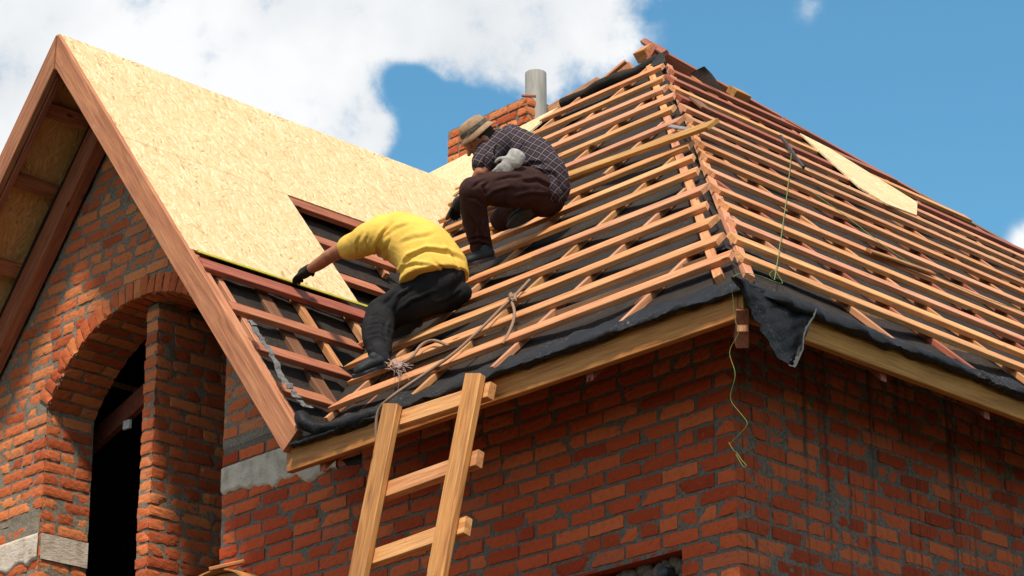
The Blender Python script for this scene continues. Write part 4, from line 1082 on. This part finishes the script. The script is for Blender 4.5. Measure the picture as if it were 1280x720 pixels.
# ------------------------------------------------------------------ worker in the yellow shirt
def worker_yellow():
    loc = A(470, 455, .06); root = thing('person', 'man in yellow t-shirt and black trousers bending over the gable boards', 'person', tuple(loc))
    hip = J(556,350,15.05); sh = J(476,292,15.35); lsh = J(466,296,15.2); rsh = J(492,287,15.58); neck = J(478,294,15.5)
    headc = J(484,302,15.68); lelb = J(416,318,15.5); lw = J(385,338,15.78); lk = J(474,392,15.08); la = J(474,442,14.68); rk = J(500,384,15.4); ra = J(523,404,15.16)
    body = []
    body.append(loft([hip, J(540,322,15.12), J(510,302,15.25), sh], [(.09,.11),(.08,.10),(.08,.10),(.06,.09)], up=-FW))
    body.append(loft([neck, headc], [.055,.05])); body.append(loft([J(470,295,15.3), J(440,307,15.36), lelb, J(400,329,15.65), lw], [.035,.05,.044,.04,.029])); body.append(loft([rsh, J(500,318,15.9), J(512,330,15.8)], [.04,.04,.03]))
    body.append(loft([hip, lk, la], [.07,.04,.03])); body.append(loft([hip, rk, ra], [.07,.04,.03]))
    hf = unit(FW*.6-UP*.8-RT*.2); f, u, s = head(body, headc, hf, unit(-UP*.5-RT*.5+FW*.5))
    hand(body, lw, J(368,347,15.9), -UP*.5+FW*.4, 1.0, .5)
    hand(body, J(512,330,15.8), J(522,334,15.75), -UP, .9, .6)
    b_ = fuse('body', body, SKIN, root, .011, 4)
    v, fc = ell(headc-f*.015+u*.035, (f,s,u), (.1,.085,.09)); mobj('hair', v, fc, HAIR, b_, smooth=True); eyes(headc, f, u, s, b_)
    shirt = [loft([J(543,350,15.03), J(541,338,15.06), J(534,322,15.1), J(520,307,15.2), J(500,297,15.3), J(480,292,15.38)], [(.17,.205),(.168,.20),(.16,.185),(.155,.168),(.145,.155),(.11,.12)], up=-FW, m=28, flat0=True),
             loft([J(490,291,15.32), J(466,297,15.26), J(448,305,15.33), J(437,309,15.40)], [.115,.098,.082,.074], m=20), loft([rsh, J(490,302,15.8)], [.085,.07])]
    fuse('t_shirt', shirt, YELLOW, root, .0085, 6, .007, 3.4, 5, (1,1,1), folds=[([(502,338),(512,322),(532,313),(558,314),(580,326)],3.2,.016), ([(474,322),(470,308),(478,292),(490,280)],3,.014), ([(488,330),(482,312),(488,296)],3,.012), ([(462,316),(456,304),(460,292)],2.4,.010), ([(448,318),(446,304),(452,292)],2.2,.008), ([(498,345),(504,335),(520,330),(540,332)],2.6,.011), ([(583,345),(572,328),(556,300)],3.4,.009), ([(500,306),(520,296),(546,292)],3.6,.009), ([(560,346),(552,334),(540,326)],2.4,.008), ([(476,300),(496,286),(515,280)],3,.007)])
    pants = [loft([J(546,348,15.05), J(554,358,15.04), J(560,366,15.04)], [(.14,.16),(.145,.16),(.11,.115)], up=-FW, m=24), loft([J(548,362,15.03), J(520,374,15.05), J(480,391,15.06)], [(.13,.14),(.115,.125),(.09,.095)], up=-FW, m=20),
             loft([J(477,392,15.06), J(472,415,14.9), J(474,440,14.72)], [.092,.092,.07]), loft([hip, J(530,375,15.25), J(498,388,15.35)], [.12,.10,.08]), loft([rk, J(512,396,15.28)], [.078,.06]), loft([J(540,372,15.0), J(575,366,15.0)], [.085,.07])]
    fuse('trousers', pants, BLACKP, root, .0085, 6, .007, 4, 8, folds=[([(500,392),(515,378),(545,366)],3,.014), ([(496,388),(500,372),(520,356)],3,.012), ([(482,400),(472,392),(462,396)],2.4,.012), ([(490,412),(474,404),(458,408)],2.6,.014), ([(488,424),(474,416),(458,420)],2.6,.013), ([(488,436),(474,430),(460,434)],2.4,.012), ([(540,384),(560,376),(580,362)],3,.010), ([(478,384),(496,366),(512,352)],3.2,.010), ([(485,395),(480,415),(484,436)],2.6,.009)])
    gl = []; hand(gl, J(387,337,15.76), J(366,349,15.9), -UP*.6+FW*.3, 1.15, .6); gl.append(loft([J(389,336,15.75), J(379,342,15.82)], [.036,.036])); fuse('work_glove', gl, GLOVEB, root, .0075, 2)
    gl = []; hand(gl, J(512,330,15.8), J(522,334,15.75), -UP, 1.0, .6); fuse('work_glove', gl, GLOVEB, root, .0075, 2)
    upA = unit(nA*.9+UP*.3)
    shoe('shoe', J(482,455,14.56), J(440,471,14.52), upA, root, SHOE)
    b2 = loft([J(474,438,14.68), J(477,450,14.65)], [.052,.05]); fuse('sock', [b2], GLOVEB, root, .01, 2)
    shoe('shoe', J(528,398,15.1), J(488,421,15.12), unit(UP*.6+FW*.5-RT*.1), root, SHOE)
worker_yellow()

# ------------------------------------------------------------------ worker in the plaid shirt
def worker_plaid():
    loc = A(600, 320, .06); root = thing('person', 'man in plaid shirt, maroon trousers and canvas hat squatting on the roof', 'person', tuple(loc))
    hip = J(688,233,15.95); sh = J(626,182,16.08); lsh = J(613,184,15.93); rsh = J(640,172,16.32); headc = J(600,177,15.96); neck = J(613,178,16.05)
    lelb = J(600,219,15.82); lw = J(577,250,16.2); lk = J(588,237,15.72); la = J(603,313,15.88); rk = J(627,274,16.28); ra = J(668,263,16.0)
    body = [loft([hip, J(668,205,16.0), J(645,190,16.05), sh], [(.09,.10),(.08,.09),(.08,.10),(.06,.08)], up=-FW), loft([sh, neck, headc], [.055,.055,.05]),
            loft([J(614,186,15.98), J(606,204,15.87), lelb, J(590,236,16.0), lw], [.035,.05,.044,.04,.03]), loft([rsh, J(612,232,16.4), J(588,258,16.45), J(572,262,16.4)], [.055,.045,.038,.03]),
            loft([hip, lk, la], [.07,.04,.035]), loft([hip, rk, ra], [.07,.04,.03])]
    hf = unit(-RT*.62-UP*.50-FW*.35); hu = unit(-RT*.42+UP*.86)
    f, u, s = head(body, headc, hf, hu, 1.0)
    hand(body, lw, J(568,262,16.3), -UP+RT*.3, 1.0, .7)
    b_ = fuse('body', body, SKIN, root, .009, 3); eyes(headc, f, u, s, b_)
    v, fc = ell(headc-f*.02+u*.03, (f,s,u), (.098,.086,.088)); mobj('hair', v, fc, HAIR, b_, smooth=True)
    # bucket hat
    V = []; Fc = []; n = 36; prof = [(.0,.118),(.05,.115),(.082,.10),(.094,.07),(.1,.035),(.104,.03),(.118,.014),(.133,-.004),(.131,-.010),(.112,.006),(.098,.025)]
    hc = headc+u*.046-f*.018; 
    for (r_, z) in [(q_[0]*.93, q_[1]*.9) for q_ in prof]:
        for i in range(n):
            a = 2*math.pi*i/n; dz = .006*math.sin(3*a+1)*(r_/.15)**2; V.append(hc+f*r_*1.06*math.cos(a)+s*r_*.94*math.sin(a)+u*(z+dz))
    for k in range(len(prof)-1):
        for i in range(n): Fc.append((k*n+i, k*n+(i+1)%n, (k+1)*n+(i+1)%n, (k+1)*n+i))
    h = mobj('hat', V, Fc, HAT, root, smooth=True)
    V = []; Fc = []
    for (r_, z) in ((.0925,.056),(.0995,.033)):
        for i in range(n): a = 2*math.pi*i/n; V.append(hc+f*r_*1.06*math.cos(a)+s*r_*.94*math.sin(a)+u*z)
    for i in range(n): Fc.append((i, (i+1)%n, n+(i+1)%n, n+i))
    mobj('hat_band', V, Fc, HATD, h, smooth=True)
    shirt = [loft([J(687,235,15.95), J(678,217,15.97), J(664,200,16.02), J(640,187,16.08), J(622,181,16.1)], [(.13,.135),(.14,.15),(.14,.155),(.135,.145),(.09,.10)], up=-FW),
             loft([J(624,180,16.0), J(612,190,15.92), J(607,200,15.87), J(605,205,15.85)], [.095,.085,.078,.076]), loft([rsh, J(625,205,16.38)], [.085,.07]), loft([J(690,232,15.9), J(694,244,15.88)], [(.09,.06),(.08,.05)], up=-FW)]
    fuse('plaid_shirt', shirt, PLAID, root, .0085, 5, .007, 5, 15, folds=[([(622,212),(618,196),(622,180)],2.6,.016), ([(650,214),(664,204),(684,204)],2.6,.013), ([(655,222),(672,214),(694,218)],2.6,.013), ([(640,200),(650,188),(660,176)],2.8,.010), ([(690,214),(698,228),(703,242)],2.4,.010), ([(630,214),(640,206),(652,206)],2.4,.011), ([(604,208),(606,196),(612,186)],2.2,.009)])
    pants = [loft([J(678,234,15.95), J(681,244,15.96)], [(.15,.15),(.14,.14)], up=-FW), loft([J(676,236,15.93), J(640,234,15.82), J(592,238,15.73)], [(.135,.135),(.12,.125),(.088,.09)], up=-FW),
             loft([J(592,238,15.73), J(594,275,15.8), J(602,310,15.86)], [(.088,.09),(.074,.08),(.06,.066)]), loft([hip, J(655,258,16.15), J(630,272,16.25)], [.13,.10,.08]), loft([rk, J(650,270,16.15)], [.08,.062]), loft([J(600,308,15.86), J(603,312,15.86)], [.068,.068])]
    fuse('trousers', pants, MAROON, root, .0085, 5, .007, 4.5, 28, folds=[([(606,252),(618,242),(640,236)],3,.014), ([(604,258),(596,248),(584,246)],2.6,.012), ([(606,246),(604,234),(614,226)],2.6,.010), ([(584,262),(594,282),(592,304)],2.6,.010), ([(604,270),(598,286),(606,304)],2.4,.011), ([(588,300),(598,296),(612,300)],2.2,.012), ([(586,306),(598,303),(612,308)],2,.010), ([(640,252),(665,244),(690,246)],3.4,.011), ([(650,228),(672,226),(696,238)],3.2,.010), ([(616,228),(636,222),(656,222)],2.8,.009), ([(590,236),(600,228),(612,226)],2.4,.009)])
    upA = unit(nA*.9+UP*.3)
    shoe('shoe', J(619,321,15.80), J(575,333,15.74), upA, root, SHOE)
    shoe('shoe', J(676,256,15.9), J(634,284,15.95), unit(UP*.7+FW*.5+RT*.1), root, SHOE)
    gl = []; hand(gl, J(579,249,16.18), J(566,266,16.28), -UP+RT*.3, 1.12, .7); gl.append(loft([J(582,246,16.15), J(573,257,16.22)], [.038,.038])); fuse('work_glove', gl, GLOVEB, root, .0075, 2)
worker_plaid()
# white glove hanging from the back pocket
gl = []; hand(gl, J(643,199,15.76), J(626,216,15.74), FW, 1.15, 1.0, .02); gl.append(loft([J(647,193,15.78), J(641,203,15.76)], [(.03,.058),(.03,.055)], up=-FW))
top(fuse('knit_glove', gl, GLOVEW, None, .008, 3), 'soiled white knit glove tucked in the pocket of the maroon trousers', 'glove')
# black screw gun held by the plaid worker
def tool():
    root = thing('screw_gun', 'black hand tool with a metal tip held by the man in the hat', 'tool', tuple(J(565,268,16.4)))
    fuse('handle', [loft([J(573,252,16.3), J(566,266,16.35), J(561,273,16.38)], [.034,.03,.024])], plain('black_plastic', (.012,.012,.013), .5), root, .007, 2)
    tube('tip', [J(563,270,16.37), J(557,279,16.4), J(553,284,16.42)], [.014,.009,.004], plain('steel', (.5,.48,.45), .35, .5, 1.0), root); tube('trigger_guard', [J(567,262,16.28), J(563,274,16.3), J(556,278,16.34), J(555,285,16.38)], .006, plain('orange_plastic', (.45,.14,.06), .5), root)
tool()

# ------------------------------------------------------------------ ladder
def ladder():
    th = math.radians(13); n_ = np.array([0, -math.cos(th), math.sin(th)*1.0]); n_ = unit(n_)
    k_ = n_@np.array([0, -OH-.075, .9]); P = lambda px, py, h=0: at(px, py, n_, k_+h)
    base = P(452, 720); root = thing('wooden_ladder', 'home-made plank ladder leaning against the eave board', 'ladder', (base[0], base[1]-1.0, GZ))
    for (t_, b_, w) in (((496,499),(452.5,720), .122), ((600,461),(551,720), .122)):
        a = P(*t_); b2 = P(*b_); d = unit(b2-a); L = (GZ-a[2])/d[2]; e = a+d*L
        o = board('rail', a, e, w, .042, n_, W_YEL, root, bow=.0006, seed=int(t_[0]), ch=.005)
        # clipped upper corners
        me = o.data
        for v in me.vertices:
            if v.co.x < -L/2+.01: v.co.x += abs(v.co.y)*.55+(.03 if v.co.y > 0 else 0)
    a0 = P(496,499); d = unit(P(452.5,720)-a0)
    for (l, r_) in (((505,520),(611,486)), ((478,613),(596,571)), ((462,697),(581,655))):
        a = P(*l, -.004); b2 = P(*r_, -.004); board('rung', a-n_*.045+[-.03,0,0], b2-n_*.045, .09, .045, n_, W_TAN, root, seed=l[0], bow=.0005)
    p1, p2 = P(478,613,-.004), P(604,568,-.004); q1, q2 = P(462,697,-.004), P(590,652,-.004); st = ((q1-p1)+(q2-p2))/2
    for k in range(2, 30):
        a = p1+st*k; b2 = p2+st*k
        if a[2] < GZ+.15: break
        board('rung', a-n_*.045+[-.03,0,0], b2-n_*.045, .09, .045, n_, W_TAN, root, seed=k, bow=.0005)
ladder()

# ------------------------------------------------------------------ ropes, strings, tape, loose sheets
ROPE = plain('hemp_rope', (.26,.16,.11), .9, .1, 0, .4, 200); STRING = plain('green_cord', (.15,.22,.06), .7, .3, 0, .1)
def on(px, py, h): return A(px, py, h)
rp_ = [at(466,640,(0,1,0),-OH-.03), at(469,600,(0,1,0),-OH-.03), at(471,562,(0,1,0),-OH-.05), at(470,535,(0,1,0),-OH-.06), at(474,512,(0,1,0),-OH-.06), A(492,494,.10), A(530,468,.09), A(568,441,.09), A(600,412,.10), A(628,384,.095), A(645,368,.09), A(662,350,.085)]
top(tube('rope', rp_, .0085, ROPE, None, m=8), 'long brown rope running down the battens and over the eave beside the ladder', 'rope')
top(tube('rope', [A(640,378,.10), A(643,390,.10), A(641,404,.075), A(634,420,.07), A(628,430,.06)], .0085, ROPE, None, m=8), 'short brown rope tail hanging between battens below the knot', 'rope')
top(tube('rope', [A(504,455,.10), A(515,446,.11), A(526,432,.105), A(538,426,.10), A(548,427,.095), A(560,432,.07)], .009, ROPE, None, m=8), 'stiff curl of rope rising from the frayed knot', 'rope')
def knot(px, py, sc, label, mat):
    r = random.Random(px); P = []
    for k in range(16): a = k*1.9; P.append(A(px+sc*6*math.cos(a)*r.uniform(.4,1), py+sc*6*math.sin(a*1.3)*r.uniform(.4,1), .09+.02*math.sin(k*2.3)))
    o = tube('rope_knot', P, .009, mat, None, m=7); top(o, label, 'knot'); return o
knot(641, 372, .9, 'tight brown rope knot on the battens above the ladder', ROPE)
k2 = knot(497, 457, 1.1, 'frayed pale knot of rope on the lowest battens near the yellow worker', plain('frayed_rope', (.33,.22,.19), .95, .1, 0, .4, 90))
r = random.Random(4); V = []; Fc = []
for k in range(60):
    a = A(497+r.gauss(0,4), 457+r.gauss(0,4), .09); b_ = A(497+r.gauss(0,8), 460+r.gauss(0,8), .10+r.uniform(-.02,.03)); w = np.array([.0012,0,.0012]); b0 = len(V); V += [a-w, a+w, b_+w, b_-w]; Fc.append((b0,b0+1,b0+2,b0+3))
mobj('loose_fibres', V, Fc, plain('rope_fibre', (.38,.27,.24), .95, .1), k2)
S1 = [B(990,181,.07), B(988,205,.09), B(984,240,.09), B(978,285,.09), B(972,325,.09), B(968,350,.07)]
top(tube('mason_line', S1, .0026, STRING, None, m=6, sub=3), 'green mason line stretched down the side slope battens', 'string')
S2 = [B(968,350,.06), B(962,343,.07), B(968,338,.08), B(974,346,.08), B(978,354,.07), B(968,352,.07), B(950,345,.06), B(930,341,.06), at(918,345,(1,0,0),OH+.05), at(915,352,(0,1,0),-OH-.06), at(916,372,(0,1,0),-OH-.04), at(919,400,(0,1,0),-OH-.03), at(923,416,(0,1,0),-OH-.03), at(912,440,(0,1,0),-OH-.04), at(919,468,(0,1,0),-OH-.05), at(913,498,(0,1,0),-OH-.04), at(926,517,(0,1,0),-OH-.03), at(934,530,(0,1,0),-OH-.03), at(922,545,(0,1,0),-OH-.03), at(911,556,(0,1,0),-OH-.03)]
top(tube('mason_line', S2, .0015, STRING, None, m=6, sub=5), 'green mason line looped at the roof corner and dangling before the brick corner', 'string')
top(tube('mason_line', [at(911,553,(0,1,0),-OH-.03), at(917,563,(0,1,0),-OH-.03), at(921,566,(0,1,0),-OH-.02), at(927,575,(0,1,0),-OH-.03), at(933,582,(0,1,0),-OH-.03), at(929,583,(0,1,0),-OH-.03), at(920,568,(0,1,0),-OH-.03)], .0015, STRING, None, m=6, sub=4), 'small knotted loop of green cord at the loose end of the dangling line', 'string')
top(tube('mason_line', [B(1015,240,.075), B(1060,272,.07), B(1120,318,.07), B(1180,350,.07), B(1240,376,.07), B(1300,395,.07)], .002, STRING, None, m=6, sub=3), 'thin green line running slantwise across the side slope towards the right', 'string')
# tape measure pulled out along the lower edge of the sheet
a = ptG(xb+.012, -OH+.02)+nG*.006; b_ = ptG(xb+.012, G(470,391)[1])+nG*.006
top(board('tape_measure', a, b_, .024, .004, nG, plain('yellow_tape', (.42,.36,.02), .5, .4, 0, .15), None, bow=0, ch=.001), 'yellow tape measure laid along the lower edge of the gable sheet', 'tape measure')
# offcut of board lying on the side slope
p = [B(1000,166,.075), B(1036,184,.078), B(1147,252,.075), B(1146,269,.075), B(1110,256,.075), B(1075,235,.075)]
top(slab('board_offcut', p, nB, .012, OSB, None), 'pale pointed offcut of board lying on the side slope battens', 'board')
a = B(975,172,.10); b_ = B(1003,211,.06)
top(board('metal_bar', a, b_, .022, .022, nB, plain('dark_steel', (.05,.035,.03), .5, .5), None, bow=0), 'short dark metal bar stuck through the side slope battens', 'bar')
top(board('roof_lath', B(1085,315,.066), B(1165,343,.072), .05, .018, nB, W_YEL, None, seed=5), 'short pale lath lying loose across the side slope', 'lath')
top(board('wood_scrap', B(868,127,.075), B(884,140,.07), .12, .02, nB, W_OLD, None, seed=6), 'grey-brown wood scrap lying on the battens near the peak', 'wood scrap')
top(board('steel_strip', A(838,158.5,.09)+0, A(862,163,.09), .03, .012, nA, plain('steel_grey', (.25,.2,.18), .5), None, seed=6, bow=0), 'small bent metal strip lying on the hip', 'metal strip')
# beam and joist hanger inside the arch
b0 = at(96,576,(0,1,0),.62); b1 = at(200,482,(0,1,0),.62)
bm_ = board('inner_beam', b0, b1, .14, .05, (0,-1,0), plain('inner_wood', (.30,.09,.06), .8, .1), HOUSE, seed=3, bow=0)
pb = at(159,531,(0,1,0),.56); bk_ = box('joist_hanger', pb[0]-.035, pb[0]+.035, 0.55, 0.57, pb[2]-.03, pb[2]+.03, plain('zinc', (.8,.8,.78), .5, .5, .0), bm_)
# centring frame and a scrap of plank at the foot of the arch
def centring():
    c = at(262, 752, (0,1,0), -.16); root = thing('arch_former', 'curved plywood former with a scrap of plank at the foot of the arch opening', 'wooden form', tuple(c))
    V = []; Fc = []; n = 30
    for k, (r_, y) in enumerate(((.30,0),(.30,.22),(.285,.22),(.285,0))):
        for i in range(n+1):
            a = math.pi*i/n; V.append((c[0]+r_*math.cos(a)*1.15, c[1]+y, c[2]+r_*math.sin(a)*.62))
    m = n+1
    for k in range(4):
        for i in range(n): Fc.append((k*m+i, k*m+i+1, ((k+1)%4)*m+i+1, ((k+1)%4)*m+i))
    mobj('curved_sheet', V, Fc, W_YEL, root, smooth=False)
    V = [(c[0]+.34*math.cos(math.pi*i/n), c[1]+y, c[2]+.17*math.sin(math.pi*i/n)) for y in (.06,.08) for i in range(m)]
    Fc = [tuple(range(m)), tuple(range(2*m-1, m-1, -1))]+[(i, i+m, i+m+1, i+1) for i in range(n)]; mobj('end_rib', V, Fc, W_TAN, root)
    board('plank_scrap', at(262,714,(0,1,0),-.2), at(306,704,(0,1,0),-.05), .09, .02, (0,-.3,1), W_TAN, root, seed=2, bow=0)
    # trestle legs down to the ground, below the picture
    for dx in (-.3, .3): board('leg', (c[0]+dx, c[1]+.1, c[2]+.02), (c[0]+dx, c[1]+.1, GZ), .06, .04, (0,-1,0), W_TAN, root, bow=0)
centring()
